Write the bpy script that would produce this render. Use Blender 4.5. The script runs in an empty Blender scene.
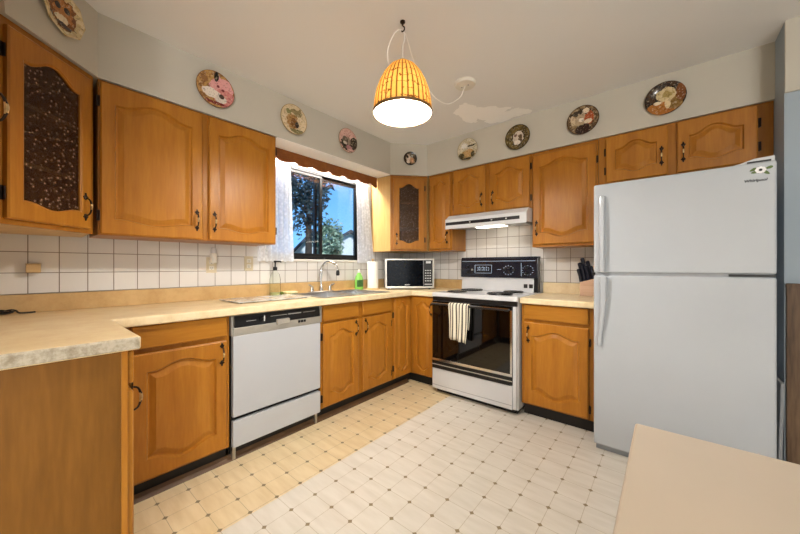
import bpy, bmesh, math, random
from mathutils import Vector, Matrix
random.seed(7)
PI = math.pi
scene = bpy.context.scene
col = scene.collection

# ---------------------------------------------------------------- camera, sky, lights, exposure
cam_d = bpy.data.cameras.new('camera')
cam = bpy.data.objects.new('camera', cam_d)
col.objects.link(cam)
cam_d.sensor_width = 36.0
cam_d.lens = 36.0 * 319.5 / 800.0
cam_d.clip_start = 0.02
cam_d.clip_end = 200
cam.location = (2.5557, -3.1106, 1.153)
cam.rotation_euler = (PI / 2, 0, math.radians(39.957))
cam_d.shift_y = -0.0004
scene.camera = cam

world = bpy.data.worlds.new('sky')
scene.world = world
world.use_nodes = True
wn = world.node_tree
wn.nodes.clear()
w_out = wn.nodes.new('ShaderNodeOutputWorld')
w_bg = wn.nodes.new('ShaderNodeBackground')
w_tc = wn.nodes.new('ShaderNodeTexCoord')
w_sep = wn.nodes.new('ShaderNodeSeparateXYZ')
w_rmp = wn.nodes.new('ShaderNodeValToRGB')
wn.links.new(w_tc.outputs['Generated'], w_sep.inputs[0])
wn.links.new(w_sep.outputs['Z'], w_rmp.inputs[0])
wn.links.new(w_rmp.outputs[0], w_bg.inputs[0])
wn.links.new(w_bg.outputs[0], w_out.inputs[0])
w_rmp.color_ramp.elements[0].position = 0.0
w_rmp.color_ramp.elements[0].color = (0.15, 0.35, 0.62, 1)
w_rmp.color_ramp.elements[1].position = 0.42
w_rmp.color_ramp.elements[1].color = (0.035, 0.155, 0.40, 1)
w_bg.inputs[1].default_value = 1.6

def light(name, kind, loc, energy, color, target=None, **kw):
    d = bpy.data.lights.new(name, kind)
    d.energy = energy
    d.color = color
    for k, v in kw.items():
        setattr(d, k, v)
    o = bpy.data.objects.new(name, d)
    col.objects.link(o)
    o.location = loc
    if target is not None:
        o.rotation_euler = (Vector(target) - Vector(loc)).to_track_quat('-Z', 'Y').to_euler()
    return o

# sun from the far (east) side, lights the houses outside; the room's walls keep it out
light('sun', 'SUN', (0, 0, 10), 3.2, (1.0, 0.95, 0.88), target=(-8, 4, 3), angle=0.01)
# added daylight-coloured fill from the unseen right side; no patio door is built
light('side_daylight_fill', 'AREA', (4.90, -4.3, 1.15), 42.0, (0.90, 0.95, 1.0), target=(1.0, -2.4, 1.1),
      shape='RECTANGLE', size=2.4, size_y=2.0)
# added fill light in the unseen dining area; it has no fixture
light('dining_fill_light', 'POINT', (4.35, -5.1, 2.0), 70.0, (1.0, 0.955, 0.89), shadow_soft_size=0.16)
# tube behind the window valance
light('valance_tube_light', 'AREA', (0.075, -1.25, 2.10), 14.0, (1.0, 0.97, 0.90), target=(0.085, -1.25, 0),
      shape='RECTANGLE', size=0.05, size_y=1.1).rotation_euler = (0, 0, 0)
scene.view_settings.view_transform = 'Standard'
scene.view_settings.look = 'None'
scene.view_settings.gamma = 1.0
scene.view_settings.exposure = 0.83
scene.view_settings.use_curve_mapping = False
scene.cycles.max_bounces = 10
scene.cycles.diffuse_bounces = 6
scene.cycles.transparent_max_bounces = 16

# ---------------------------------------------------------------- colour + material helpers
def C(hexs):
    hexs = hexs.lstrip('#')
    out = []
    for i in (0, 2, 4):
        c = int(hexs[i:i + 2], 16) / 255.0
        out.append(c / 12.92 if c <= 0.04045 else ((c + 0.055) / 1.055) ** 2.4)
    return (*out, 1.0)

def new_mat(name):
    m = bpy.data.materials.new(name)
    m.use_nodes = True
    nt = m.node_tree
    return m, nt, nt.nodes['Principled BSDF']

def N(nt, t, **props):
    n = nt.nodes.new(t)
    for k, v in props.items():
        setattr(n, k, v)
    return n

def plain(name, hexs, rough=0.5, metallic=0.0, spec=0.5, var=0.06, scale=20, coat=0.0, bump=0.0):
    m, nt, b = new_mat(name)
    c = C(hexs)
    tc = N(nt, 'ShaderNodeTexCoord')
    nz = N(nt, 'ShaderNodeTexNoise')
    nz.inputs['Scale'].default_value = scale
    nz.inputs['Detail'].default_value = 4
    nt.links.new(tc.outputs['Object'], nz.inputs['Vector'])
    r = N(nt, 'ShaderNodeValToRGB')
    r.color_ramp.elements[0].position = 0.3
    r.color_ramp.elements[1].position = 0.7
    r.color_ramp.elements[0].color = (*[max(0, x * (1 - var)) for x in c[:3]], 1)
    r.color_ramp.elements[1].color = (*[min(1, x * (1 + var)) for x in c[:3]], 1)
    nt.links.new(nz.outputs['Fac'], r.inputs[0])
    nt.links.new(r.outputs[0], b.inputs['Base Color'])
    b.inputs['Roughness'].default_value = rough
    b.inputs['Metallic'].default_value = metallic
    b.inputs['Specular IOR Level'].default_value = spec
    b.inputs['Coat Weight'].default_value = coat
    if bump:
        bp = N(nt, 'ShaderNodeBump')
        bp.inputs['Strength'].default_value = bump
        bp.inputs['Distance'].default_value = 0.002
        nt.links.new(nz.outputs['Fac'], bp.inputs['Height'])
        nt.links.new(bp.outputs[0], b.inputs['Normal'])
    return m

def wood(name, dark, mid, lite, vertical=True, rough=0.36, rings=1.0, axis=None):
    m, nt, b = new_mat(name)
    tc = N(nt, 'ShaderNodeTexCoord')
    mp = N(nt, 'ShaderNodeMapping')
    mp.inputs['Scale'].default_value = (11, 11, 1.1) if vertical else (1.1, 11, 11)
    oi = N(nt, 'ShaderNodeObjectInfo')
    mu = N(nt, 'ShaderNodeMath', operation='MULTIPLY')
    mu.inputs[1].default_value = 37.0
    nt.links.new(oi.outputs['Random'], mu.inputs[0])
    n1 = N(nt, 'ShaderNodeTexNoise', noise_dimensions='4D')
    n1.inputs['Scale'].default_value = 1.4 * rings
    n1.inputs['Detail'].default_value = 5
    n1.inputs['Distortion'].default_value = 0.7
    n2 = N(nt, 'ShaderNodeTexNoise', noise_dimensions='4D')
    n2.inputs['Scale'].default_value = 9.0
    n2.inputs['Detail'].default_value = 3
    nt.links.new(tc.outputs['Object'], mp.inputs[0])
    for n in (n1, n2):
        nt.links.new(mp.outputs[0], n.inputs['Vector'])
        nt.links.new(mu.outputs[0], n.inputs['W'])
    mx = N(nt, 'ShaderNodeMix', data_type='FLOAT')
    mx.inputs['Factor'].default_value = 0.35
    nt.links.new(n1.outputs['Fac'], mx.inputs['A'])
    nt.links.new(n2.outputs['Fac'], mx.inputs['B'])
    r = N(nt, 'ShaderNodeValToRGB')
    e = r.color_ramp.elements
    e[0].position = 0.33
    e[0].color = C(dark)
    e[1].position = 0.68
    e[1].color = C(lite)
    k = e.new(0.5)
    k.color = C(mid)
    nt.links.new(mx.outputs[0], r.inputs[0])
    nt.links.new(r.outputs[0], b.inputs['Base Color'])
    b.inputs['Roughness'].default_value = rough
    b.inputs['Specular IOR Level'].default_value = 0.3
    bp = N(nt, 'ShaderNodeBump')
    bp.inputs['Strength'].default_value = 0.06
    bp.inputs['Distance'].default_value = 0.001
    nt.links.new(n2.outputs['Fac'], bp.inputs['Height'])
    nt.links.new(bp.outputs[0], b.inputs['Normal'])
    return m

def glow(name, hexs, strength):
    m, nt, b = new_mat(name)
    b.inputs['Base Color'].default_value = C(hexs)
    b.inputs['Emission Color'].default_value = C(hexs)
    b.inputs['Emission Strength'].default_value = strength
    return m

M = {}
M['wood'] = wood('honey_wood', '#99601a', '#a66b20', '#b27828')
M['woodh'] = wood('honey_wood_across', '#955f19', '#a26a20', '#ae7628', vertical=False)
M['carcass'] = wood('honey_wood_frame', '#8e5816', '#9b631c', '#a86f24')
M['cabside'] = wood('pale_lit_wood', '#c09858', '#ccA567', '#d6b276')  # paled to put the valance tube's light into the corner cabinet side
M['valance'] = wood('reddish_wood', '#744019', '#834b20', '#8f5729', vertical=False)
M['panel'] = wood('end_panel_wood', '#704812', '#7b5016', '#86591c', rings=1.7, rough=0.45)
M['wainscot'] = wood('brown_panelling', '#3a2a1c', '#624b37', '#7c6249', rings=1.2, rough=0.5)
M['bronze'] = plain('dark_bronze', '#2a1d14', 0.35, 0.7, var=0.3, scale=120)
M['brass'] = plain('worn_brass', '#b59a6a', 0.3, 0.8, var=0.3, scale=90)
M['wall'] = plain('cream_wall_paint', '#bdb8ac', 0.75, var=0.015, scale=3)
M['bluewall'] = plain('pale_blue_wall', '#98a5b0', 0.6, var=0.02, scale=3)  # pale blue tone of the wall beside the fridge
M['white'] = plain('white_enamel', '#c9cacc', 0.22, var=0.01, scale=4)
M['fridge'] = plain('white_fridge_enamel', '#afb4ba', 0.15, var=0.012, scale=6, bump=0.01)
M['dwwhite'] = plain('white_dishwasher_enamel', '#b7babf', 0.3, var=0.01, scale=4)
M['offwhite'] = plain('off_white_plastic', '#d9d6cc', 0.4, var=0.02)
M['cord'] = plain('white_cord', '#f3f2ee', 0.5, var=0.01)
M['beige'] = plain('beige_plastic', '#c9bda0', 0.4, var=0.02)
M['black'] = plain('black_plastic', '#0c0c0d', 0.35, var=0.1)
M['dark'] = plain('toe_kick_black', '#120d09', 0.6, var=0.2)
M['blackglass'] = plain('black_oven_glass', '#060505', 0.04, var=0.05, spec=0.6)
M['navyglass'] = plain('dark_microwave_glass', '#03060c', 0.10, spec=0.08, var=0.1)
M['chrome'] = plain('chrome', '#d5d5d5', 0.12, 1.0, var=0.02)
M['steel'] = plain('brushed_steel', '#aeb0b2', 0.3, 1.0, var=0.06, scale=40)
M['silver'] = plain('silver_trim', '#bdbbb4', 0.3, 0.6, var=0.05)
M['grey'] = plain('grey_plastic', '#8d9094', 0.5, var=0.05)
M['navy'] = plain('navy_handle_plastic', '#0d1024', 0.35, var=0.15)
M['tablebeige'] = plain('beige_laminate', '#b5a693', 0.32, var=0.02, scale=5)
M['brownstrip'] = plain('brown_vinyl_strip', '#5c4228', 0.5, var=0.2, scale=14)
M['paper'] = plain('paper_towel', '#efece4', 0.9, var=0.03, scale=60, bump=0.4)
M['green'] = plain('green_soap', '#7fbf58', 0.25, var=0.08)
M['greenlabel'] = plain('dark_green_label', '#2c5a24', 0.4, var=0.3, scale=70)
M['sponge'] = plain('pale_yellow_sponge', '#d8cfa0', 0.9, var=0.15, scale=90, bump=0.5)
M['spongegreen'] = plain('green_scourer', '#5f6c2c', 0.95, var=0.3, scale=140, bump=0.5)
M['lightwood'] = wood('light_block_wood', '#b8986a', '#c9aa78', '#d6b988', vertical=False, rough=0.5)
M['pinkwood'] = wood('pinkish_beech', '#c9a488', '#d3b095', '#dcbca2', vertical=False, rough=0.5)
M['alu'] = plain('black_window_frame', '#141617', 0.4, 0.2, var=0.1)
M['bulb'] = glow('lamp_bulb', '#fffaf3', 470.0)
M['hoodlens'] = glow('hood_lamp_lens', '#fff4e0', 3.5)
M['leafsticker'] = plain('green_sticker_leaf', '#4e6526', 0.5, var=0.3, scale=150)
M['petal'] = plain('white_sticker_petal', '#e9e8ea', 0.5, var=0.08, scale=150)
M['ink'] = plain('dark_print', '#202022', 0.5, var=0.1)
M['whiteprint'] = plain('pale_print', '#c9c9c9', 0.5, var=0.1)
M['digit'] = glow('oven_clock_glow_print', '#9fb0c4', 0.12)  # clock and printed marks share a faint added glow

def laminate(name, base, spots, amount, scale, rough=0.35):
    m, nt, b = new_mat(name)
    tc = N(nt, 'ShaderNodeTexCoord')
    n1 = N(nt, 'ShaderNodeTexNoise')
    n1.inputs['Scale'].default_value = scale
    n1.inputs['Detail'].default_value = 8
    n1.inputs['Roughness'].default_value = 0.7
    nt.links.new(tc.outputs['Object'], n1.inputs['Vector'])
    r = N(nt, 'ShaderNodeValToRGB')
    r.color_ramp.elements[0].position = 0.5 - amount
    r.color_ramp.elements[0].color = C(spots)
    r.color_ramp.elements[1].position = 0.5 + amount * 0.4
    r.color_ramp.elements[1].color = C(base)
    nt.links.new(n1.outputs['Fac'], r.inputs[0])
    nt.links.new(r.outputs[0], b.inputs['Base Color'])
    b.inputs['Roughness'].default_value = rough
    return m
M['top'] = laminate('tan_worktop_laminate', '#e6d0a4', '#d6b784', 0.22, 9)
M['topedge'] = laminate('speckled_worktop_edge', '#b9ae9b', '#8d8069', 0.16, 38, 0.5)
M['topfront'] = laminate('cream_worktop_edge', '#e6d3ae', '#d6bd90', 0.2, 12)
M['lip'] = laminate('tan_splash_lip', '#c8a774', '#b08c56', 0.25, 10)

def tiles(name, plane):
    m, nt, b = new_mat(name)
    tc = N(nt, 'ShaderNodeTexCoord')
    sp = N(nt, 'ShaderNodeSeparateXYZ')
    cb = N(nt, 'ShaderNodeCombineXYZ')
    nt.links.new(tc.outputs['Object'], sp.inputs[0])
    nt.links.new(sp.outputs['Y' if plane == 'x' else 'X'], cb.inputs[0])
    nt.links.new(sp.outputs['Z'], cb.inputs[1])
    br = N(nt, 'ShaderNodeTexBrick')
    br.offset = 0.0
    br.squash = 1.0
    br.inputs['Scale'].default_value = 1.0
    br.inputs['Brick Width'].default_value = 0.112
    br.inputs['Row Height'].default_value = 0.109
    br.inputs['Mortar Size'].default_value = 0.0022
    br.inputs['Mortar Smooth'].default_value = 0.2
    br.inputs['Color1'].default_value = C('#dcd9d4')
    br.inputs['Color2'].default_value = C('#d5d2cf')
    br.inputs['Mortar'].default_value = C('#80766a')
    nt.links.new(cb.outputs[0], br.inputs['Vector'])
    nt.links.new(br.outputs['Color'], b.inputs['Base Color'])
    b.inputs['Roughness'].default_value = 0.22
    bp = N(nt, 'ShaderNodeBump', invert=True)
    bp.inputs['Strength'].default_value = 0.5
    bp.inputs['Distance'].default_value = 0.002
    nt.links.new(br.outputs['Fac'], bp.inputs['Height'])
    nt.links.new(bp.outputs[0], b.inputs['Normal'])
    return m
M['tilex'] = tiles('white_tiles_window_wall', 'x')
M['tiley'] = tiles('white_tiles_stove_wall', 'y')

def math_node(nt, op, a, b=None, c=None):
    n = N(nt, 'ShaderNodeMath', operation=op)
    for i, v in enumerate((a, b, c)):
        if v is None:
            continue
        if isinstance(v, (int, float)):
            n.inputs[i].default_value = v
        else:
            nt.links.new(v, n.inputs[i])
    return n.outputs[0]

def mix_col(nt, fac, a, b):
    n = N(nt, 'ShaderNodeMix', data_type='RGBA')
    if isinstance(fac, (int, float)):
        n.inputs['Factor'].default_value = fac
    else:
        nt.links.new(fac, n.inputs['Factor'])
    for key, v in (('A', a), ('B', b)):
        if isinstance(v, tuple):
            n.inputs[key].default_value = v
        else:
            nt.links.new(v, n.inputs[key])
    return n.outputs['Result']

def vinyl_floor():
    m, nt, b = new_mat('patterned_vinyl_floor')
    tc = N(nt, 'ShaderNodeTexCoord')
    sp = N(nt, 'ShaderNodeSeparateXYZ')
    nt.links.new(tc.outputs['Object'], sp.inputs[0])
    P = 0.133
    u = math_node(nt, 'SUBTRACT', sp.outputs['X'], 0.655)
    v = math_node(nt, 'SUBTRACT', sp.outputs['Y'], -2.546)
    fu = math_node(nt, 'PINGPONG', math_node(nt, 'ADD', u, P * 40), P / 2)
    fv = math_node(nt, 'PINGPONG', math_node(nt, 'ADD', v, P * 40), P / 2)
    line = math_node(nt, 'LESS_THAN', math_node(nt, 'MINIMUM', fu, fv), 0.0011)
    dia = math_node(nt, 'LESS_THAN', math_node(nt, 'ADD', fu, fv), 0.0125)
    # faint marbling inside the tiles
    mp = N(nt, 'ShaderNodeMapping')
    mp.inputs['Rotation'].default_value = (0, 0, math.radians(38))
    mp.inputs['Scale'].default_value = (3, 16, 1)
    nt.links.new(tc.outputs['Object'], mp.inputs[0])
    nz = N(nt, 'ShaderNodeTexNoise')
    nz.inputs['Scale'].default_value = 1.6
    nz.inputs['Detail'].default_value = 5
    nt.links.new(mp.outputs[0], nz.inputs['Vector'])
    mr = N(nt, 'ShaderNodeMapRange')
    mr.inputs['From Min'].default_value = 0.35
    mr.inputs['From Max'].default_value = 0.65
    nt.links.new(nz.outputs['Fac'], mr.inputs['Value'])
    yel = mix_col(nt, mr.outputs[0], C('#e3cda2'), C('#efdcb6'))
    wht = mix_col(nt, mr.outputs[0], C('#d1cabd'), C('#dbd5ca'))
    paler_zone = math_node(nt, 'GREATER_THAN', sp.outputs['X'], 1.066)  # floor colour turns paler beyond this line
    basec = mix_col(nt, paler_zone, yel, wht)
    c2 = mix_col(nt, math_node(nt, 'MULTIPLY', line, 0.65), basec, C('#9c8a66'))
    c3 = mix_col(nt, dia, c2, C('#8a7a5c'))
    nt.links.new(c3, b.inputs['Base Color'])
    b.inputs['Roughness'].default_value = 0.38
    b.inputs['Specular IOR Level'].default_value = 0.35
    return m
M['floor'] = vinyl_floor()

def ceiling_mat():
    m, nt, b = new_mat('cream_ceiling_paint')
    tc = N(nt, 'ShaderNodeTexCoord')
    nz = N(nt, 'ShaderNodeTexNoise')
    nz.inputs['Scale'].default_value = 7.0
    nz.inputs['Detail'].default_value = 7
    nt.links.new(tc.outputs['Object'], nz.inputs['Vector'])
    tot = None
    # bare patches where the paint has been scraped off above the stove
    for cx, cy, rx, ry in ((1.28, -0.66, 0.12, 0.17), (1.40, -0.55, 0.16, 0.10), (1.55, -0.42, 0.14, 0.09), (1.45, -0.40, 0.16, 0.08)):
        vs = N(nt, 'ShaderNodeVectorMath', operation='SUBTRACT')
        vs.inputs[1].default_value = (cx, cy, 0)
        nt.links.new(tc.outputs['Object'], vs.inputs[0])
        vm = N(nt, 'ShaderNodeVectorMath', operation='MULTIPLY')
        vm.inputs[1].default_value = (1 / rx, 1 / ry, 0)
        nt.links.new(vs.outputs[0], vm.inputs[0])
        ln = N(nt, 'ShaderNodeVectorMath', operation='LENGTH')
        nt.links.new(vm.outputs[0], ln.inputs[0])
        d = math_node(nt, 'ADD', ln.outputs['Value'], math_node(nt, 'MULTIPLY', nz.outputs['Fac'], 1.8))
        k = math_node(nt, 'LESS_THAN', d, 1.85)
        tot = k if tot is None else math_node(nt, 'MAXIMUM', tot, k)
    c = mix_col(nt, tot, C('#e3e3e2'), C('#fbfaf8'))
    nt.links.new(c, b.inputs['Base Color'])
    b.inputs['Roughness'].default_value = 0.8
    return m
M['ceiling'] = ceiling_mat()

def pebble_glass():
    m, nt, b = new_mat('brown_pebbled_glass')
    tc = N(nt, 'ShaderNodeTexCoord')
    v = N(nt, 'ShaderNodeTexVoronoi')
    v.inputs['Scale'].default_value = 52
    nt.links.new(tc.outputs['Object'], v.inputs['Vector'])
    r = N(nt, 'ShaderNodeValToRGB')
    r.color_ramp.elements[0].color = C('#c49c7c')
    r.color_ramp.elements[0].position = 0.08
    r.color_ramp.elements[1].color = C('#3a2419')
    r.color_ramp.elements[1].position = 0.36
    nt.links.new(v.outputs['Distance'], r.inputs[0])
    nt.links.new(r.outputs[0], b.inputs['Base Color'])
    b.inputs['Roughness'].default_value = 0.14
    b.inputs['Specular IOR Level'].default_value = 0.25
    b.inputs['Alpha'].default_value = 0.55
    bp = N(nt, 'ShaderNodeBump')
    bp.inputs['Strength'].default_value = 0.9
    bp.inputs['Distance'].default_value = 0.003
    nt.links.new(v.outputs['Distance'], bp.inputs['Height'])
    nt.links.new(bp.outputs[0], b.inputs['Normal'])
    return m
M['pebble'] = pebble_glass()

def clear_glass(name, tint='#ffffff', refl=0.06, rough=0.02, ior=1.35):
    m, nt, b = new_mat(name)
    out = nt.nodes['Material Output']
    nt.nodes.remove(b)
    tr = N(nt, 'ShaderNodeBsdfTransparent')
    tr.inputs[0].default_value = C(tint)
    gl = N(nt, 'ShaderNodeBsdfGlossy')
    gl.inputs['Roughness'].default_value = rough
    mx = N(nt, 'ShaderNodeMixShader')
    fr = N(nt, 'ShaderNodeFresnel')
    fr.inputs[0].default_value = ior
    nt.links.new(fr.outputs[0], mx.inputs[0])
    nt.links.new(tr.outputs[0], mx.inputs[1])
    nt.links.new(gl.outputs[0], mx.inputs[2])
    nt.links.new(mx.outputs[0], out.inputs[0])
    return m
M['pane'] = clear_glass('window_glass', '#f2f7fa')
M['clearplastic'] = clear_glass('clear_bottle_plastic', '#fafcf9', rough=0.1, ior=1.06)

def lace():
    m, nt, b = new_mat('white_lace')
    out = nt.nodes['Material Output']
    nt.nodes.remove(b)
    tc = N(nt, 'ShaderNodeTexCoord')
    nz = N(nt, 'ShaderNodeTexVoronoi')
    nz.inputs['Scale'].default_value = 38
    nt.links.new(tc.outputs['Object'], nz.inputs['Vector'])
    n2 = N(nt, 'ShaderNodeTexNoise')
    n2.inputs['Scale'].default_value = 14
    n2.inputs['Detail'].default_value = 4
    nt.links.new(tc.outputs['Object'], n2.inputs['Vector'])
    df = N(nt, 'ShaderNodeBsdfDiffuse')
    df.inputs[0].default_value = C('#f1f2f6')
    tl = N(nt, 'ShaderNodeBsdfTranslucent')
    tl.inputs[0].default_value = C('#eef1f8')
    tp = N(nt, 'ShaderNodeBsdfTransparent')
    m1 = N(nt, 'ShaderNodeMixShader')
    m1.inputs[0].default_value = 0.5
    nt.links.new(df.outputs[0], m1.inputs[1])
    nt.links.new(tl.outputs[0], m1.inputs[2])
    m2 = N(nt, 'ShaderNodeMixShader')
    mr = N(nt, 'ShaderNodeMapRange')
    mr.inputs['From Min'].default_value = 0.40
    mr.inputs['From Max'].default_value = 0.62
    mr.inputs['To Min'].default_value = 0.04
    mr.inputs['To Max'].default_value = 0.22
    nt.links.new(math_node(nt, 'ADD', math_node(nt, 'MULTIPLY', nz.outputs['Distance'], 0.5), math_node(nt, 'MULTIPLY', n2.outputs['Fac'], 0.65)), mr.inputs['Value'])
    nt.links.new(mr.outputs[0], m2.inputs[0])
    nt.links.new(m1.outputs[0], m2.inputs[1])
    nt.links.new(tp.outputs[0], m2.inputs[2])
    nt.links.new(m2.outputs[0], out.inputs[0])
    return m
M['lace'] = lace()

def towel_mat():
    m, nt, b = new_mat('striped_towel_cloth')
    tc = N(nt, 'ShaderNodeTexCoord')
    sp = N(nt, 'ShaderNodeSeparateXYZ')
    nt.links.new(tc.outputs['UV'], sp.inputs[0])
    f = math_node(nt, 'FRACT', math_node(nt, 'MULTIPLY', sp.outputs['X'], 6.0))
    s1 = math_node(nt, 'LESS_THAN', math_node(nt, 'ABSOLUTE', math_node(nt, 'SUBTRACT', f, 0.5)), 0.19)
    c = mix_col(nt, s1, C('#e3dcc8'), C('#4d463b'))
    nt.links.new(c, b.inputs['Base Color'])
    b.inputs['Roughness'].default_value = 0.95
    return m
M['towel'] = towel_mat()

def shade_mat():
    m, nt, b = new_mat('woven_cane_shade')
    out = nt.nodes['Material Output']
    nt.nodes.remove(b)
    tc = N(nt, 'ShaderNodeTexCoord')
    sp = N(nt, 'ShaderNodeSeparateXYZ')
    nt.links.new(tc.outputs['Object'], sp.inputs[0])
    ang = math_node(nt, 'ARCTAN2', sp.outputs['Y'], sp.outputs['X'])
    f = math_node(nt, 'FRACT', math_node(nt, 'MULTIPLY', math_node(nt, 'ADD', ang, PI), 34 / (2 * PI)))
    gap = math_node(nt, 'LESS_THAN', f, 0.30)
    nz = N(nt, 'ShaderNodeTexNoise')
    nz.inputs['Scale'].default_value = 24
    nz.inputs['Detail'].default_value = 3
    nt.links.new(tc.outputs['Object'], nz.inputs['Vector'])
    zz = math_node(nt, 'FRACT', math_node(nt, 'ADD', math_node(nt, 'MULTIPLY', sp.outputs['Z'], 26), math_node(nt, 'MULTIPLY', nz.outputs['Fac'], 3.0)))
    thr = math_node(nt, 'MULTIPLY', math_node(nt, 'LESS_THAN', zz, 0.16), math_node(nt, 'GREATER_THAN', nz.outputs['Fac'], 0.5))
    dk = math_node(nt, 'MAXIMUM', gap, thr)
    cc = mix_col(nt, nz.outputs['Fac'], C('#ba7a2e'), C('#d69c50'))
    c = mix_col(nt, math_node(nt, 'MULTIPLY', dk, 0.92), cc, C('#5b3510'))
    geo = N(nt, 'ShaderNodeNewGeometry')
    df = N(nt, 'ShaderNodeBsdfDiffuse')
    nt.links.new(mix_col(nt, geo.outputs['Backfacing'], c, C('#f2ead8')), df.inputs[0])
    tl = N(nt, 'ShaderNodeBsdfTranslucent')
    nt.links.new(c, tl.inputs[0])
    mx = N(nt, 'ShaderNodeMixShader')
    mx.inputs[0].default_value = 0.019
    nt.links.new(df.outputs[0], mx.inputs[1])
    nt.links.new(tl.outputs[0], mx.inputs[2])
    nt.links.new(mx.outputs[0], out.inputs[0])
    return m
M['shade'] = shade_mat()

# ---------------------------------------------------------------- object helpers
def link(name, bm, mats, parent=None, loc=(0, 0, 0), rotz=0.0, bevel=0.0, smooth=False, seg=2):
    me = bpy.data.meshes.new(name)
    bmesh.ops.recalc_face_normals(bm, faces=bm.faces)
    bm.to_mesh(me)
    bm.free()
    if not isinstance(mats, (list, tuple)):
        mats = [mats]
    for m in mats:
        me.materials.append(M[m] if isinstance(m, str) else m)
    if smooth:
        for p in me.polygons:
            p.use_smooth = True
    o = bpy.data.objects.new(name, me)
    col.objects.link(o)
    o.location = loc
    o.rotation_euler = (0, 0, rotz)
    if parent is not None:
        o.parent = parent
    if bevel:
        md = o.modifiers.new('bevel', 'BEVEL')
        md.width = bevel
        md.segments = seg
        md.limit_method = 'ANGLE'
        md.angle_limit = math.radians(50)
        md.harden_normals = False
    if smooth:
        try:
            md2 = o.modifiers.new('edges', 'EDGE_SPLIT')
            md2.split_angle = math.radians(42)
        except Exception:
            pass
    return o

def tag(o, label=None, cat=None, group=None, kind=None):
    if label: o['label'] = label
    if cat: o['category'] = cat
    if group: o['group'] = group
    if kind: o['kind'] = kind
    return o

def empty(name, loc, rotz=0.0, label=None, cat=None, group=None, kind=None):
    o = bpy.data.objects.new(name, None)
    o.empty_display_size = 0.05
    col.objects.link(o)
    o.location = loc
    o.rotation_euler = (0, 0, rotz)
    return tag(o, label, cat, group, kind)

def BM():
    return bmesh.new()

def box(bm, x0, x1, y0, y1, z0, z1, mi=0):
    vs = [bm.verts.new(p) for p in ((x0, y0, z0), (x1, y0, z0), (x1, y1, z0), (x0, y1, z0), (x0, y0, z1), (x1, y0, z1), (x1, y1, z1), (x0, y1, z1))]
    for f in ((0, 3, 2, 1), (4, 5, 6, 7), (0, 1, 5, 4), (1, 2, 6, 5), (2, 3, 7, 6), (3, 0, 4, 7)):
        bm.faces.new([vs[i] for i in f]).material_index = mi

def bx(*a):
    bm = BM()
    box(bm, *a)
    return bm

def prism(bm, pts, axis, a0, a1, mi=0):
    """extrude a 2-D polygon along an axis ('x': pts are (y,z); 'y': (x,z); 'z': (x,y))"""
    def p3(p, a):
        return {'x': (a, p[0], p[1]), 'y': (p[0], a, p[1]), 'z': (p[0], p[1], a)}[axis]
    lo = [bm.verts.new(p3(p, a0)) for p in pts]
    hi = [bm.verts.new(p3(p, a1)) for p in pts]
    n = len(pts)
    fs = [bm.faces.new(lo), bm.faces.new(hi)]
    for i in range(n):
        fs.append(bm.faces.new((lo[i], lo[(i + 1) % n], hi[(i + 1) % n], hi[i])))
    for f in fs:
        f.material_index = mi

def lathe(bm, prof, seg=24, origin=(0, 0, 0), axis='z', mi=0, caps=True):
    """prof: list of (radius, height)"""
    rings = []
    for r, h in prof:
        ring = []
        for i in range(seg):
            a = 2 * PI * i / seg
            x, y = r * math.cos(a), r * math.sin(a)
            p = {'z': (x, y, h), 'y': (x, h, y), 'x': (h, x, y)}[axis]
            ring.append(bm.verts.new((p[0] + origin[0], p[1] + origin[1], p[2] + origin[2])))
        rings.append(ring)
    for a, b in zip(rings[:-1], rings[1:]):
        for i in range(seg):
            bm.faces.new((a[i], a[(i + 1) % seg], b[(i + 1) % seg], b[i])).material_index = mi
    if caps:
        if prof[0][0] > 1e-6: bm.faces.new(rings[0]).material_index = mi
        if prof[-1][0] > 1e-6: bm.faces.new(rings[-1]).material_index = mi

def tube(bm, pts, r, seg=8, mi=0, closed=False):
    pts = [Vector(p) for p in pts]
    n = len(pts)
    rs = r if isinstance(r, (list, tuple)) else [r] * n
    rings = []
    up = Vector((0.13, 0.21, 1)).normalized()
    for i, p in enumerate(pts):
        if closed:
            t = (pts[(i + 1) % n] - pts[i - 1]).normalized()
        else:
            t = (pts[min(i + 1, n - 1)] - pts[max(i - 1, 0)]).normalized()
        s = t.cross(up)
        if s.length < 1e-4:
            s = t.cross(Vector((1, 0, 0)))
        s.normalize()
        u = s.cross(t).normalized()
        up = u
        rings.append([bm.verts.new(p + (s * math.cos(2 * PI * k / seg) + u * math.sin(2 * PI * k / seg)) * rs[i]) for k in range(seg)])
    rng = range(n) if closed else range(n - 1)
    for i in rng:
        a, b = rings[i], rings[(i + 1) % n]
        for k in range(seg):
            bm.faces.new((a[k], a[(k + 1) % seg], b[(k + 1) % seg], b[k])).material_index = mi
    if not closed:
        bm.faces.new(rings[0]).material_index = mi
        bm.faces.new(rings[-1]).material_index = mi

def spline(ctrl, n=8):
    """Catmull-Rom through control points"""
    P = [Vector(p) for p in ctrl]
    out = []
    for i in range(len(P) - 1):
        p0, p1, p2, p3 = P[max(i - 1, 0)], P[i], P[i + 1], P[min(i + 2, len(P) - 1)]
        for k in range(n):
            t = k / n
            out.append(0.5 * ((2 * p1) + (-p0 + p2) * t + (2 * p0 - 5 * p1 + 4 * p2 - p3) * t * t + (-p0 + 3 * p1 - 3 * p2 + p3) * t ** 3))
    out.append(P[-1])
    return out

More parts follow.
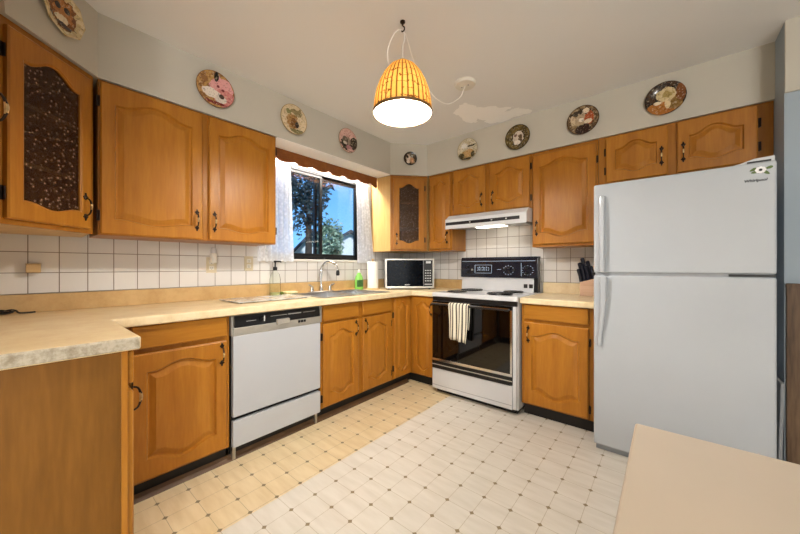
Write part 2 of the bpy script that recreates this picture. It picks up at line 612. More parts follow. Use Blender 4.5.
def grid_slab(bm, us, vs, filled, w0, w1, plane, mi=0, cap_mi=None):
    """slab over the filled cells of a grid, holes left open; plane 'z': (u,v)=(x,y); 'x': (y,z); 'y': (x,z)"""
    def p3(u, v, w):
        return {'z': (u, v, w), 'x': (w, u, v), 'y': (u, w, v)}[plane]
    cache = {}
    def vert(i, j, k):
        if (i, j, k) not in cache:
            cache[(i, j, k)] = bm.verts.new(p3(us[i], vs[j], (w0, w1)[k]))
        return cache[(i, j, k)]
    nu, nv = len(us) - 1, len(vs) - 1
    F = lambda i, j: 0 <= i < nu and 0 <= j < nv and filled(0.5 * (us[i] + us[i + 1]), 0.5 * (vs[j] + vs[j + 1]))
    for i in range(nu):
        for j in range(nv):
            if not F(i, j): continue
            for k in (0, 1):
                bm.faces.new([vert(i, j, k), vert(i + 1, j, k), vert(i + 1, j + 1, k), vert(i, j + 1, k)]).material_index = mi
            for (di, dj, a, b) in ((-1, 0, (i, j), (i, j + 1)), (1, 0, (i + 1, j), (i + 1, j + 1)), (0, -1, (i, j), (i + 1, j)), (0, 1, (i, j + 1), (i + 1, j + 1))):
                if not F(i + di, j + dj):
                    bm.faces.new([vert(*a, 0), vert(*b, 0), vert(*b, 1), vert(*a, 1)]).material_index = mi

def text_mesh(name, body, size, mat, parent, loc, rot, depth=0.0006, shear=0.0):
    c = bpy.data.curves.new(name, 'FONT')
    c.body = body
    c.size = size
    c.extrude = depth
    c.offset = 0.0005
    c.shear = shear
    c.align_x = 'CENTER'
    t = bpy.data.objects.new(name, c)
    col.objects.link(t)
    dg = bpy.context.evaluated_depsgraph_get()
    me = bpy.data.meshes.new_from_object(t.evaluated_get(dg))
    bpy.data.objects.remove(t)
    me.materials.clear()
    me.materials.append(M[mat])
    o = bpy.data.objects.new(name, me)
    col.objects.link(o)
    o.parent = parent
    o.location = loc
    o.rotation_euler = rot
    return o

# ---------------------------------------------------------------- the room
CEIL, SOF = 2.45, 2.12
def struct(name, bm, mat, **kw):
    return tag(link(name, bm, mat, **kw), kind='structure')

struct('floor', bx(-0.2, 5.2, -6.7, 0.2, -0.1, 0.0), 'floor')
struct('ceiling', bx(-0.2, 5.2, -6.7, 0.2, CEIL, CEIL + 0.1), 'ceiling')
WY0, WY1, WZ0, WZ1 = -1.80, -0.68, 1.22, 2.07
bm = BM()
grid_slab(bm, [-6.7, WY0, WY1, 0.2], [0, WZ0, WZ1, CEIL], lambda u, v: not (WY0 < u < WY1 and WZ0 < v < WZ1), -0.16, 0.0, 'x')
struct('wall_window_side', bm, 'wall')
struct('wall_back', bx(0.0, 3.03, 0.0, 0.16, 0, CEIL), 'wall')
struct('wall_beside_fridge', bx(3.03, 5.2, -0.5, 0.16, 0, CEIL), 'bluewall')
struct('wall_left', bx(0.0, 1.22, -3.62, -3.46, 0, CEIL), 'wall')
struct('wall_dining_end', bx(0.0, 5.2, -6.7, -6.5, 0, CEIL), 'wall')
struct('wall_right', bx(5.0, 5.2, -6.5, -0.5, 0, CEIL), 'wall')
# header over the pale wall, wood wainscot below it
struct('trim_header', bx(3.031, 5.0, -0.515, -0.5, 2.072, CEIL), 'wall')
bm = BM()
xw = 3.036
while xw < 4.9:
    box(bm, xw, xw + 0.088, -0.514, -0.5, 0.0, 1.05)
    xw += 0.09
box(bm, 3.034, 4.95, -0.518, -0.5, 1.045, 1.065)
struct('trim_wainscot', bm, 'wainscot', bevel=0.002)
# dropped soffit over the wall cabinets
bm = BM()
prism(bm, [(0.0, -3.46), (1.22, -3.46), (1.22, -3.144), (0.62, -3.144), (0.328, -2.852), (0.328, -0.609), (0.592, -0.313), (3.03, -0.313), (3.03, 0.0), (0.0, 0.0)], 'z', SOF, CEIL)
struct('wall_soffit', bm, 'wall')
# tiled splashbacks
bm = BM()
grid_slab(bm, [-3.46, WY0 - 0.03, WY1 + 0.03, 0.0], [0.0, WZ0 - 0.02 - 1.012, 0.42], lambda u, v: not (WY0 - 0.03 < u < WY1 + 0.03 and v > WZ0 - 0.02 - 1.012), 0.0, 0.008, 'x')
o = struct('trim_tiles_window_wall', bm, 'tilex')
o.location = (0.0, -2.968 + 0.112 * 0, 1.012)
for v in o.data.vertices:
    v.co.y += 2.968
bm = BM()
box(bm, 0.008, 3.03, -0.008, 0.0, -0.09, 0.66)
o = struct('trim_tiles_stove_wall', bm, 'tiley', loc=(0, 0, 1.012))
struct('wall_left_tiles', bx(0.008, 1.22, -3.46, -3.452, 0.93, 1.33), 'tiley')
# brown strip along the toe kick
struct('trim_soffit_underside', bx(0.14, 0.327, -1.874, -0.612, SOF - 0.006, SOF - 0.0005), plain('tube_lit_soffit_white', '#f0eeea', 0.7, var=0.01))  # whitened to stand in for the tube's light on the soffit underside
bm = BM()
prism(bm, [(0.545, 0.0), (0.575, 0.0), (0.555, 0.014), (0.545, 0.03)], 'y', -2.85, -0.60)
struct('trim_floor_strip', bm, 'brownstrip')

# ---------------------------------------------------------------- window
win = empty('window_1', (-0.08, -1.24, WZ0), kind='structure')
bm = BM()
hw, hh, fw = (WY1 - WY0) / 2, WZ1 - WZ0, 0.032
box(bm, -0.03, 0.045, -hw, hw, 0.0, fw)
box(bm, -0.03, 0.045, -hw, hw, hh - fw, hh)
box(bm, -0.03, 0.045, -hw, -hw + fw, fw, hh - fw)
box(bm, -0.03, 0.045, hw - fw, hw, fw, hh - fw)
link('frame', bm, 'alu', win, bevel=0.002)
for k, (a, b, dx) in enumerate(((-hw + fw, 0.045, 0.022), (-0.02, hw - fw, -0.012))):
    bm = BM()
    s = 0.026
    box(bm, dx - 0.014, dx + 0.014, a, b, fw, fw + s)
    box(bm, dx - 0.014, dx + 0.014, a, b, hh - fw - s, hh - fw)
    box(bm, dx - 0.014, dx + 0.014, a, a + s, fw + s, hh - fw - s)
    box(bm, dx - 0.014, dx + 0.014, b - s, b, fw + s, hh - fw - s)
    sa = link('sash', bm, 'alu', win, bevel=0.0015)
    link('pane', bx(dx - 0.002, dx + 0.002, a + s, b - s, fw + s, hh - fw - s), 'pane', sa)
link('window_latch', bx(0.036, 0.05, 0.0, 0.03, 0.30, 0.36), 'black', win, bevel=0.003)
bm = BM()
box(bm, 0.05, 0.105, -hw - 0.03, hw + 0.03, -0.022, 0.0)
link('window_sill', bm, 'offwhite', win, bevel=0.004)

# ---------------------------------------------------------------- cabinet pieces
def smooth01(t):
    t = max(0.0, min(1.0, t))
    return t * t * (3 - 2 * t)

def arch(u):
    """cathedral bump: 0 at the shoulders, 1 in the middle; u in -1..1"""
    a = abs(u)
    return 1.0 - smooth01((a - 0.05) / 0.80)

def door_mesh(w, h, t=0.02, st=0.06, at=0.04, ab=0.03, opening=False, nn=17):
    """raised-panel cabinet door standing in local x 0..w, z 0..h, back at y=0, front at y=-t"""
    bm = BM()
    def ring_outer(ins, y):
        pts = []
        for i in range(nn):
            pts.append((ins + (w - 2 * ins) * i / (nn - 1), y, ins))
        for i in range(nn):
            pts.append((w - ins - (w - 2 * ins) * i / (nn - 1), y, h - ins))
        return [bm.verts.new(p) for p in pts]
    def ring_inner(ins, y):
        l, r = st + ins, w - st - ins
        pts = []
        for i in range(nn):
            x = l + (r - l) * i / (nn - 1)
            u = 2 * i / (nn - 1) - 1
            pts.append((x, y, st + ab * (1 - arch(u)) + ins))
        for i in range(nn):
            x = r - (r - l) * i / (nn - 1)
            u = 2 * i / (nn - 1) - 1
            pts.append((x, y, h - st - at * (1 - arch(u)) - ins))
        return [bm.verts.new(p) for p in pts]
    def bridge(a, b):
        n = len(a)
        for i in range(n):
            bm.faces.new((a[i], a[(i + 1) % n], b[(i + 1) % n], b[i]))
    def fill(a):
        for i in range(nn - 1):
            bm.faces.new((a[i], a[i + 1], a[2 * nn - 2 - i], a[2 * nn - 1 - i]))
    o0 = ring_outer(0, 0)
    o1 = ring_outer(0, -t + 0.005)
    o2 = ring_outer(0.006, -t)
    bridge(o0, o1)
    bridge(o1, o2)
    r0 = ring_inner(-0.004, -t)
    bridge(o2, r0)
    if opening:
        r1 = ring_inner(0.004, -t + 0.005)
        r2 = ring_inner(0.004, 0)
        bridge(r0, r1)
        bridge(r1, r2)
        bridge(r2, o0)
    else:
        r1 = ring_inner(0.002, -t + 0.013)
        r1b = ring_inner(0.009, -t + 0.013)
        r2 = ring_inner(0.034, -t + 0.002)
        bridge(r0, r1)
        bridge(r1, r1b)
        bridge(r1b, r2)
        fill(r2)
        fill(o0)
    return bm

def handle_mesh(L=0.085):
    """vertical bail pull, local origin at its middle on the door face, sticking out to -y"""
    bm = BM()
    for s in (-1, 1):
        z = s * L * 0.5
        # leaf-shaped rosette: three lobes
        for dz, r in ((0, 0.0085), (s * 0.012, 0.0065), (s * 0.021, 0.004)):
            lathe(bm, [(r, 0.0), (r, -0.003), (r * 0.6, -0.005)], 8, (0, 0, z + dz), 'y')
        for dx in (-0.008, 0.008):
            lathe(bm, [(0.005, 0.0), (0.005, -0.003)], 8, (dx, 0, z + s * 0.006), 'y')
    pts = spline([(0, -0.002, -L / 2), (0, -0.018, -L * 0.42), (0, -0.026, -L * 0.2), (0, -0.028, 0), (0, -0.026, L * 0.2), (0, -0.018, L * 0.42), (0, -0.002, L / 2)], 4)
    n = len(pts)
    rs = [0.0034 + 0.0022 * math.exp(-((i - n / 2) / (n * 0.14)) ** 2) for i in range(n)]
    tube(bm, pts, rs, 8)
    for f in bm.faces:
        c = f.calc_center_median()
        if abs(c.z) < L * 0.17 and c.y < -0.015:
            f.material_index = 1
    return bm

HM = None
def handle(parent, x, z, y=-0.02):
    global HM
    if HM is None:
        o = link('handle', handle_mesh(), ['bronze', 'brass'], parent, smooth=True)
        HM = o
    else:
        o = HM.copy()
        col.objects.link(o)
        o.parent = parent
    o.location = (x, y, z)
    return o

def hinge(parent, x, z, y=0.0):
    bm = BM()
    box(bm, -0.011, 0.0, -0.003, 0.0, -0.028, 0.028)
    tube(bm, [(0.001, -0.006, -0.026), (0.001, -0.006, 0.026)], 0.0045, 8)
    return link('hinge', bm, 'bronze', parent, loc=(x, y, z))

def door(parent, x, z, w, h, hx=None, hz=None, opening=False, name='door', **kw):
    d = link(name, door_mesh(w, h, opening=opening, **kw), 'wood', parent, loc=(x, 0, z))
    if hx is not None:
        handle(d, hx, hz)
    return d

def drawer_front(parent, x, z, w, h):
    bm = BM()
    box(bm, 0, w, -0.02, 0, 0, h)
    return link('drawer_front', bm, 'woodh', parent, loc=(x, 0, z), bevel=0.006, seg=3)

def carcass(parent, w, d, h, z0=0.0, opens=(), mats=('carcass', 'cabside'), side=False):
    """cabinet body behind y=0; opens: list of (x0,x1,z0,z1) holes in the front (for glass doors)"""
    bm = BM()
    if opens:
        x0, x1, a, b = opens[0]
        grid_slab(bm, [0, x0, x1, w], [z0, a, b, z0 + h], lambda u, v: not (x0 < u < x1 and a < v < b), 0.0, 0.02, 'y')
    else:
        box(bm, 0, w, 0, d, z0, z0 + h)
    return link('carcass', bm, mats[0], parent, bevel=0.0015)

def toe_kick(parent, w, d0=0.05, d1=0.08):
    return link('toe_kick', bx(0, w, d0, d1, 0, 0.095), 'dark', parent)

# ---------------------------------------------------------------- wall cabinets
WB, WH = 1.318, SOF - 1.318          # bottom and height
XF, YF = 0.31, -0.293                # carcass faces (doors stand 2 cm proud)
# left run on the window wall, two doors
c1 = empty('wall_cabinet', (XF, -2.850, WB), PI / 2, 'two-door honey wood wall cabinet left of the window, above the dishwasher counter', 'cabinet', 'honey wood wall cabinets')
carcass(c1, 0.972, XF - 0.002, WH - 0.001)
door(c1, 0.008, 0.004, 0.470, 0.784, hx=0.438, hz=0.118, at=0.045, ab=0.022)
door(c1, 0.516, 0.004, 0.448, 0.784, hx=0.030, hz=0.118, at=0.045, ab=0.022)
for z in (0.10, 0.69):
    hinge(c1, 0.006, z)
    hinge(c1, 0.972, z)
# diagonal corner, pebbled glass door
def diagonal_cabinet(name, loc, rotz, w, label, lens, door_x, door_w, hx, glassmat, at, ab, shelf_mat):
    c = empty(name, loc, rotz, label, 'cabinet', 'honey wood wall cabinets')
    carcass(c, w, 0.02, WH - 0.001, opens=[(door_x + 0.035, door_x + door_w - 0.035, 0.04, WH - 0.05)])
    d = door(c, door_x, 0.022, door_w, WH - 0.055, hx=hx, hz=0.105, opening=True, st=0.056, at=at, ab=ab)
    g = BM()
    if glassmat:
        box(g, 0.045, door_w - 0.045, -0.010, -0.006, 0.045, WH - 0.1)
        link('glass_pane', g, glassmat, d)
    # body behind: floor, roof and back following the room corner
    bm = BM()
    k = w / 2
    dep = lens
    outline = [(0.0, 0.02), (w, 0.02), (w + dep, 0.02 + dep), (k, 0.02 + dep + k + dep - 0.0), (-dep, 0.02 + dep)]
    prism(bm, outline, 'z', 0.0, 0.018)
    prism(bm, outline, 'z', WH - 0.02, WH - 0.002)
    n = len(outline)
    for i in range(1, n):
        a, b = Vector(outline[i]), Vector(outline[(i + 1) % n])
        nv = Vector((-(b - a).y, (b - a).x)).normalized() * 0.015
        prism(bm, [tuple(a), tuple(b), tuple(b + nv), tuple(a + nv)], 'z', 0.018, WH - 0.02)
    link('cabinet_body', bm, 'cabside', c)
    for z in (0.265, 0.515):
        bm = BM()
        prism(bm, [(0.02, 0.03), (w - 0.02, 0.03), (w + dep * 0.8, 0.03 + dep * 0.8), (k, 0.01 + dep + k), (-dep * 0.8, 0.03 + dep * 0.8)], 'z', z - 0.009, z + 0.009)
        link('shelf', bm, shelf_mat, c)
    return c
s2 = math.sqrt(0.5)
W_SW = math.hypot(0.29, 0.292)
# the diagonal faces stand 2 cm behind the measured door line
sw = diagonal_cabinet('corner_cabinet', (0.62 - 0.02 * s2, -3.144 - 0.02 * s2, WB), math.radians(135), W_SW,
                      'corner wall cabinet at far left with brown pebbled glass door', 0.20, 0.012, 0.368, 0.332, 'pebble', 0.05, 0.022, 'cabside')
hinge(sw, 0.010, 0.12); hinge(sw, 0.010, 0.67)
W_NE = math.hypot(0.262, 0.296)
ne = diagonal_cabinet('corner_cabinet', (0.33 - 0.02 * s2, -0.609 + 0.02 * s2, WB), math.atan2(0.296, 0.262), W_NE,
                      'corner wall cabinet above the microwave with shelves behind its glass door', 0.19, 0.034, 0.328, 0.03, 'pebble', 0.045, 0.03, 'cabside')
hinge(ne, 0.372, 0.12); hinge(ne, 0.372, 0.67)
# back wall: narrow, over the hood, tall, over the fridge
c = empty('wall_cabinet', (0.602, YF, WB), 0, 'narrow single-door wall cabinet between the corner cabinet and range hood', 'cabinet', 'honey wood wall cabinets')
carcass(c, 0.283, -YF - 0.009, WH - 0.001)
door(c, 0.022, 0.022, 0.238, WH - 0.05, hx=0.210, hz=0.11, st=0.05, at=0.04, ab=0.03)
hinge(c, 0.02, 0.12); hinge(c, 0.02, 0.67)
c = empty('wall_cabinet', (0.888, YF, 1.655), 0, 'short two-door wall cabinet mounted directly above the range hood', 'cabinet', 'honey wood wall cabinets')
carcass(c, 0.780, -YF - 0.009, SOF - 1.656)
door(c, 0.018, 0.012, 0.338, 0.435, hx=0.305, hz=0.12, at=0.045, ab=0.04)
door(c, 0.400, 0.012, 0.362, 0.435, hx=0.033, hz=0.12, at=0.045, ab=0.04)
for z in (0.09, 0.36):
    hinge(c, 0.016, z); hinge(c, 0.774, z)
c = empty('wall_cabinet', (1.670, YF, WB), 0, 'tall single-door wall cabinet between the range hood and refrigerator', 'cabinet', 'honey wood wall cabinets')
carcass(c, 0.484, -YF - 0.009, WH - 0.001)
door(c, 0.008, 0.022, 0.462, WH - 0.05, hx=0.032, hz=0.135, at=0.045, ab=0.04)
hinge(c, 0.478, 0.15); hinge(c, 0.478, 0.65)
c = empty('wall_cabinet', (2.156, YF, 1.765), 0, 'wide low two-door wall cabinet above the refrigerator', 'cabinet', 'honey wood wall cabinets')
carcass(c, 0.872, -YF - 0.009, SOF - 1.766)
door(c, 0.048, 0.010, 0.352, 0.335, hx=0.320, hz=0.13, at=0.045, ab=0.03)
door(c, 0.448, 0.010, 0.360, 0.335, hx=0.030, hz=0.13, at=0.045, ab=0.03)
for z in (0.10, 0.24):
    hinge(c, 0.046, z); hinge(c, 0.818, z)
# left (south) run, seen edge-on at the frame's left border
c = empty('wall_cabinet', (1.200, -3.180, WB), PI, 'wall cabinet at the left picture edge, seen edge-on beside the pebbled glass cabinet', 'cabinet', 'honey wood wall cabinets')
carcass(c, 0.565, 0.270, WH - 0.001)
door(c, 0.03, 0.022, 0.525, WH - 0.05, hx=0.030, hz=0.255, at=0.045, ab=0.03)
hinge(c, 0.555, 0.12); hinge(c, 0.555, 0.67)

# ---------------------------------------------------------------- base cabinets
BH = 0.868                                         # carcass top, the worktop sits on it
BX, BY = 0.585, -0.590
def base_unit(name, loc, rotz, w, depth, label, seen_side=False):
    c = empty(name, loc, rotz, label, 'cabinet', 'honey wood base cabinets')
    bm = bx(0, w, 0, depth, 0.095, BH)
    link('carcass', bm, 'carcass', c, bevel=0.0015)
    toe_kick(c, w)
    return c
c = base_unit('base_cabinet', (BX, -2.850, 0), PI / 2, 0.532, BX - 0.03, 'base cabinet with one drawer and one door left of the dishwasher')
drawer_front(c, 0.085, 0.752, 0.428, 0.112)
door(c, 0.085, 0.108, 0.428, 0.618, hx=0.400, hz=0.545, at=0.035, ab=0.04)
c = base_unit('base_cabinet', (BX, -1.676, 0), PI / 2, 0.800, 0.0295, 'double-door sink base cabinet with two false drawer fronts under the sink')
bm = BM()
for x0 in (0.0, 0.782):
    box(bm, x0, x0 + 0.018, 0.03, BX - 0.03, 0.095, BH)
box(bm, 0.018, 0.782, 0.03, BX - 0.03, 0.095, 0.112)
box(bm, 0.018, 0.782, BX - 0.04, BX - 0.03, 0.112, BH)
link('cabinet_box', bm, 'cabside', c)
drawer_front(c, 0.014, 0.745, 0.352, 0.118)
drawer_front(c, 0.414, 0.745, 0.358, 0.118)
door(c, 0.014, 0.108, 0.352, 0.618, hx=0.322, hz=0.545, at=0.04, ab=0.04)
door(c, 0.414, 0.108, 0.358, 0.618, hx=0.030, hz=0.545, at=0.04, ab=0.04)
for z in (0.17, 0.63):
    hinge(c, 0.012, z); hinge(c, 0.784, z)
# corner unit with two full-height doors meeting in the corner
cc = empty('corner_base_cabinet', (0, 0, 0), 0, 'corner base cabinet under the microwave with two narrow doors meeting at right angles', 'cabinet', 'honey wood base cabinets')
bm = BM()
prism(bm, [(0.03, -0.874), (BX, -0.874), (BX, BY), (0.876, BY), (0.876, -0.03), (0.03, -0.03)], 'z', 0.095, BH)
link('carcass', bm, 'carcass', cc, bevel=0.0015)
bm = BM()
prism(bm, [(0.50, -0.874), (0.53, -0.874), (0.53, -0.535), (0.876, -0.535), (0.876, -0.505), (0.50, -0.505)], 'z', 0, 0.095)
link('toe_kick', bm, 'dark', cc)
d1 = link('door', door_mesh(0.234, 0.752, st=0.045, at=0.04, ab=0.035), 'wood', cc, loc=(BX, -0.856, 0.108), rotz=PI / 2)
d2 = link('door', door_mesh(0.244, 0.752, st=0.045, at=0.04, ab=0.035), 'wood', cc, loc=(0.622, BY, 0.108))
handle(d2, 0.222, 0.64)
for z in (0.20, 0.70):
    h_ = hinge(cc, BX, z); h_.location = (BX, -0.860, z); h_.rotation_euler = (0, 0, PI / 2)
# right of the range
c = base_unit('base_cabinet', (1.684, BY, 0), 0, 0.492, -BY - 0.03, 'base cabinet with one drawer and one door between the stove and refrigerator')
drawer_front(c, 0.022, 0.752, 0.434, 0.112)
door(c, 0.022, 0.108, 0.434, 0.618, hx=0.032, hz=0.53, at=0.04, ab=0.045)
hinge(c, 0.464, 0.17); hinge(c, 0.464, 0.63)
# peninsula run at the left, end panel towards the camera
c = empty('peninsula_base_cabinet', (1.148, -2.874, 0), PI, 'wooden peninsula base cabinet in the left foreground with a plain end panel', 'cabinet', 'honey wood base cabinets')
link('carcass', bx(0.012, 0.54, 0, 0.55, 0.095, BH), 'carcass', c)
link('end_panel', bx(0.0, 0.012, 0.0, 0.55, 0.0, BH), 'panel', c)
link('corner_post', bx(-0.006, 0.0, -0.002, 0.016, 0.0, BH), 'wood', c, bevel=0.002)
toe_kick(c, 0.54)
drawer_front(c, 0.008, 0.752, 0.44, 0.112)
door(c, 0.008, 0.108, 0.44, 0.618, hx=0.045, hz=0.575, at=0.04, ab=0.04)

# ---------------------------------------------------------------- worktops
TZ0, TZ1 = 0.870, 0.915
SX0, SX1, SY0, SY1 = 0.125, 0.555, -1.615, -0.905
wt = empty('worktop', (0, 0, 0), 0, 'long tan laminate worktop running from the peninsula along the window wall to the stove', 'worktop')
xs = [0.001, SX0, SX1, 0.6375, 0.882, 1.171]
ys = [-3.455, -2.840, SY0, SY1, -0.634, -0.001]
def top_cells(x, y):
    if SX0 < x < SX1 and SY0 < y < SY1: return False
    if x < 0.6375: return True
    if y < -2.840: return True
    if y > -0.634 and x < 0.882: return True
    return False
bm = BM()
grid_slab(bm, xs, ys, top_cells, TZ0, TZ1, 'z')
bm.normal_update()
bmesh.ops.recalc_face_normals(bm, faces=bm.faces)
for f in bm.faces:
    ce = f.calc_center_median()
    if abs(f.normal.z) < 0.5:
        f.material_index = 1 if ce.x > 1.1 else 2
link('worktop_slab', bm, ['top', 'topedge', 'topfront'], wt, bevel=0.008, seg=3)
bm = BM()
box(bm, 0.009, 0.029, -3.43, -0.03, TZ1, 1.010)
link('splash_lip', bm, 'lip', wt, bevel=0.003)
bm = BM()
box(bm, 0.029, 0.882, -0.029, -0.009, TZ1, 1.010)
link('splash_lip', bm, 'lip', wt, bevel=0.003)
wr = empty('worktop', (1.684, -0.634, TZ0), 0, 'short cream worktop between the stove and refrigerator', 'worktop')
link('worktop_slab', bx(-0.002, 0.500, 0, 0.624, 0, 0.045), 'topfront', wr, bevel=0.008, seg=3)
link('splash_lip', bx(-0.002, 0.500, 0.605, 0.625, 0.045, 0.140), 'topfront', wr, bevel=0.003)

# ---------------------------------------------------------------- dishwasher
dw = empty('dishwasher', (0.602, -2.306, 0), PI / 2, 'white built-in dishwasher with black control strip under the counter', 'dishwasher')
W = 0.622
link('tub', bx(0.0, W, 0.031, 0.55, 0.06, 0.864), 'black', dw)
link('door', bx(0.004, W - 0.004, 0.0, 0.03, 0.264, 0.742), 'dwwhite', dw, bevel=0.004)
link('lower_panel', bx(0.004, W - 0.004, 0.0, 0.03, 0.085, 0.241), 'dwwhite', dw, bevel=0.004)
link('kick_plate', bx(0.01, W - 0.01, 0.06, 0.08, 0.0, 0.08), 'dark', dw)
for x in (0.012, W - 0.03):
    link('foot', bx(x, x + 0.018, 0.03, 0.05, 0.0, 0.08), 'steel', dw)
bm = BM()
prism(bm, [(0.0, 0.742), (0.03, 0.742), (0.03, 0.862), (0.012, 0.862), (0.012, 0.80), (-0.006, 0.788)], 'x', 0.004, W - 0.004)
link('control_frame', bm, 'silver', dw, bevel=0.002)
bm = BM()
prism(bm, [(0.0115, 0.792), (0.0115, 0.860), (0.007, 0.860), (-0.005, 0.793)], 'x', 0.012, W - 0.012)
cp = link('control_panel', bm, 'black', dw)
bm = BM()
lathe(bm, [(0.026, 0.004), (0.024, -0.004), (0.012, -0.006), (0.010, -0.016), (0, -0.016)], 20, (0.185, 0.0, 0.824), 'y')
dl = link('dial', bm, 'black', dw, smooth=True)
link('pointer', bx(0.182, 0.188, -0.018, -0.016, 0.813, 0.846), 'whiteprint', dl)
bm = BM()
box(bm, 0.27, 0.36, -0.022, 0.0, 0.775, 0.812)
link('latch', bm, 'silver', dw, bevel=0.005)
for k in range(3):
    link('button', bx(0.43 + 0.022 * k, 0.445 + 0.022 * k, -0.009, -0.003, 0.768, 0.784), 'black', dw)
bm = BM()
for k in range(9):
    box(bm, 0.36 + 0.011 * k, 0.368 + 0.011 * k, -0.002, 0.004, 0.832, 0.838)
link('lettering', bm, 'whiteprint', cp)
for x0, x1, z in ((0.475, 0.57, 0.834), (0.235, 0.35, 0.834), (0.08, 0.14, 0.822)):
    link('printed_line', bx(x0, x1, -0.002, 0.004, z, z + 0.002), 'whiteprint', cp)
for x0, x1 in ((-0.006, 0.003), (W - 0.003, W + 0.006)):
    link('side_trim', bx(x0, x1, -0.002, 0.03, 0.745, 0.862), 'silver', dw, bevel=0.002)

# ---------------------------------------------------------------- range (stove)
rg = empty('stove', (0.888, -0.655, 0), 0, 'white electric stove with black glass oven door and coil burners', 'stove')
W = 0.785
link('body', bx(0.0, W, 0.02, 0.60, 0.04, 0.882), 'white', rg, bevel=0.003)
link('plinth', bx(0.02, W - 0.02, 0.05, 0.55, 0.0, 0.04), 'dark', rg)
bm = BM()
prism(bm, [(-0.008, 0.882), (0.0, 0.918), (0.60, 0.918), (0.60, 0.882)], 'x', -0.002, W + 0.002)
link('cooktop', bm, 'white', rg, bevel=0.006, seg=3)
link('trim_strip', bx(0.004, W - 0.004, 0.002, 0.02, 0.845, 0.880), 'black', rg, bevel=0.002)
od = link('oven_door', bx(0.008, W - 0.036, -0.012, 0.018, 0.300, 0.842), 'blackglass', rg, bevel=0.003)
bm = BM()
box(bm, 0.008, W - 0.036, -0.016, -0.012, 0.300, 0.322)
box(bm, W - 0.052, W - 0.036, -0.016, -0.012, 0.322, 0.815)
link('door_trim', bm, 'chrome', od, bevel=0.001)
bm = BM()
tube(bm, [(0.03, -0.045, 0.818), (W - 0.055, -0.045, 0.818)], 0.009, 10)
for x in (0.035, W - 0.06):
    tube(bm, [(x, -0.012, 0.818), (x, -0.045, 0.818)], 0.008, 8)
link('door_handle', bm, 'black', od, smooth=True)
bm = BM()
box(bm, 0.02, W - 0.05, -0.05, -0.041, 0.826, 0.831)
link('handle_trim', bm, 'chrome', od)
link('side_moulding', bx(W - 0.034, W - 0.006, -0.008, 0.02, 0.05, 0.842), 'white', rg, bevel=0.003)
dr = link('drawer', bx(0.008, W - 0.036, -0.012, 0.018, 0.045, 0.232), 'white', rg, bevel=0.004)
bm = BM()
box(bm, 0.012, W - 0.05, -0.02, -0.012, 0.232, 0.256)
link('drawer_handle', bm, 'black', dr, bevel=0.003)
bm = BM()
box(bm, 0.008, W - 0.036, -0.0145, -0.0125, 0.262, 0.270)
link('drawer_trim', bm, 'silver', rg, bevel=0.001)
link('lower_band', bx(0.008, W - 0.036, -0.012, 0.018, 0.234, 0.296), 'black', rg)
link('drawer_seam', bx(0.012, W - 0.04, -0.0135, -0.012, 0.078, 0.082), 'grey', dr)
# burners
for x, y, r in ((0.19, 0.115, 0.088), (0.19, 0.40, 0.108), (0.585, 0.13, 0.108), (0.60, 0.40, 0.088)):
    bm = BM()
    lathe(bm, [(r + 0.008, 0.0), (r + 0.010, 0.004), (r + 0.004, 0.003), (r * 0.6, 0.001), (0.0, 0.0005)], 32, (0, 0, 0), 'z')
    dp = link('drip_bowl', bm, 'chrome', rg, loc=(x, y, 0.918), smooth=True)
    bm = BM()
    pts = []
    for k in range(110):
        a = k * 2 * PI / 26
        q = 0.018 + (r - 0.018) * k / 109
        pts.append((q * math.cos(a), q * math.sin(a), 0.011))
    tube(bm, pts, 0.0062, 6)
    box(bm, -0.018, 0.018, -0.018, 0.018, 0.006, 0.010)
    link('coil', bm, 'black', dp, smooth=True)
# backguard
bm = BM()
prism(bm, [(0.525, 0.918), (0.60, 0.918), (0.60, 1.232), (0.555, 1.232), (0.540, 1.05)], 'x', 0.012, W - 0.045)
link('backguard', bm, 'white', rg, bevel=0.004)
bm = BM()
prism(bm, [(0.522, 1.048), (0.553, 1.048), (0.567, 1.232), (0.61, 1.236), (0.545, 1.246), (0.530, 1.228)], 'x', 0.005, W - 0.012)
ct = link('control_panel', bm, plain('dark_control_glass', '#171a26', 0.18, var=0.15), rg, bevel=0.002)
bm = BM()
box(bm, W - 0.044, W - 0.008, 0.535, 0.60, 0.919, 1.235)
box(bm, 0.0, W - 0.008, 0.556, 0.61, 1.232, 1.247)
link('backguard_frame', bm, 'black', rg, bevel=0.002)
def face_y(z):
    return 0.522 + (z - 1.048) * (0.530 - 0.522) / 0.18
bm = BM()
for (x0, x1, z0, z1) in ((0.165, 0.345, 1.168, 1.171), (0.165, 0.345, 1.088, 1.091), (0.165, 0.168, 1.088, 1.171), (0.342, 0.345, 1.088, 1.171),
                         (0.63, 0.633, 1.065, 1.185), (0.02, W - 0.03, 1.205, 1.209), (0.40, 0.44, 1.125, 1.128)):
    box(bm, x0, x1, face_y(z0) - 0.002, face_y(z0) + 0.004, z0, z1)
random.seed(3)
for k in range(7):
    x = 0.19 + 0.019 * k
    for z in (1.115, 1.142):
        box(bm, x, x + 0.010, 0.5235, 0.530, z, z + 0.004 + 0.006 * (k % 2))
    box(bm, x + (0.0 if k % 3 else 0.008), x + (0.003 if k % 3 else 0.011), 0.5235, 0.530, 1.115, 1.146)
for kx, kz in ((0.51, 1.12), (0.69, 1.12)):
    for k in range(12):
        a = k * 2 * PI / 12
        x, z = kx + 0.05 * math.cos(a), kz + 0.042 * math.sin(a)
        box(bm, x - 0.004, x + 0.004, 0.5225, 0.531, z - 0.0025, z + 0.0025)
link('clock_and_markings', bm, 'digit', ct)
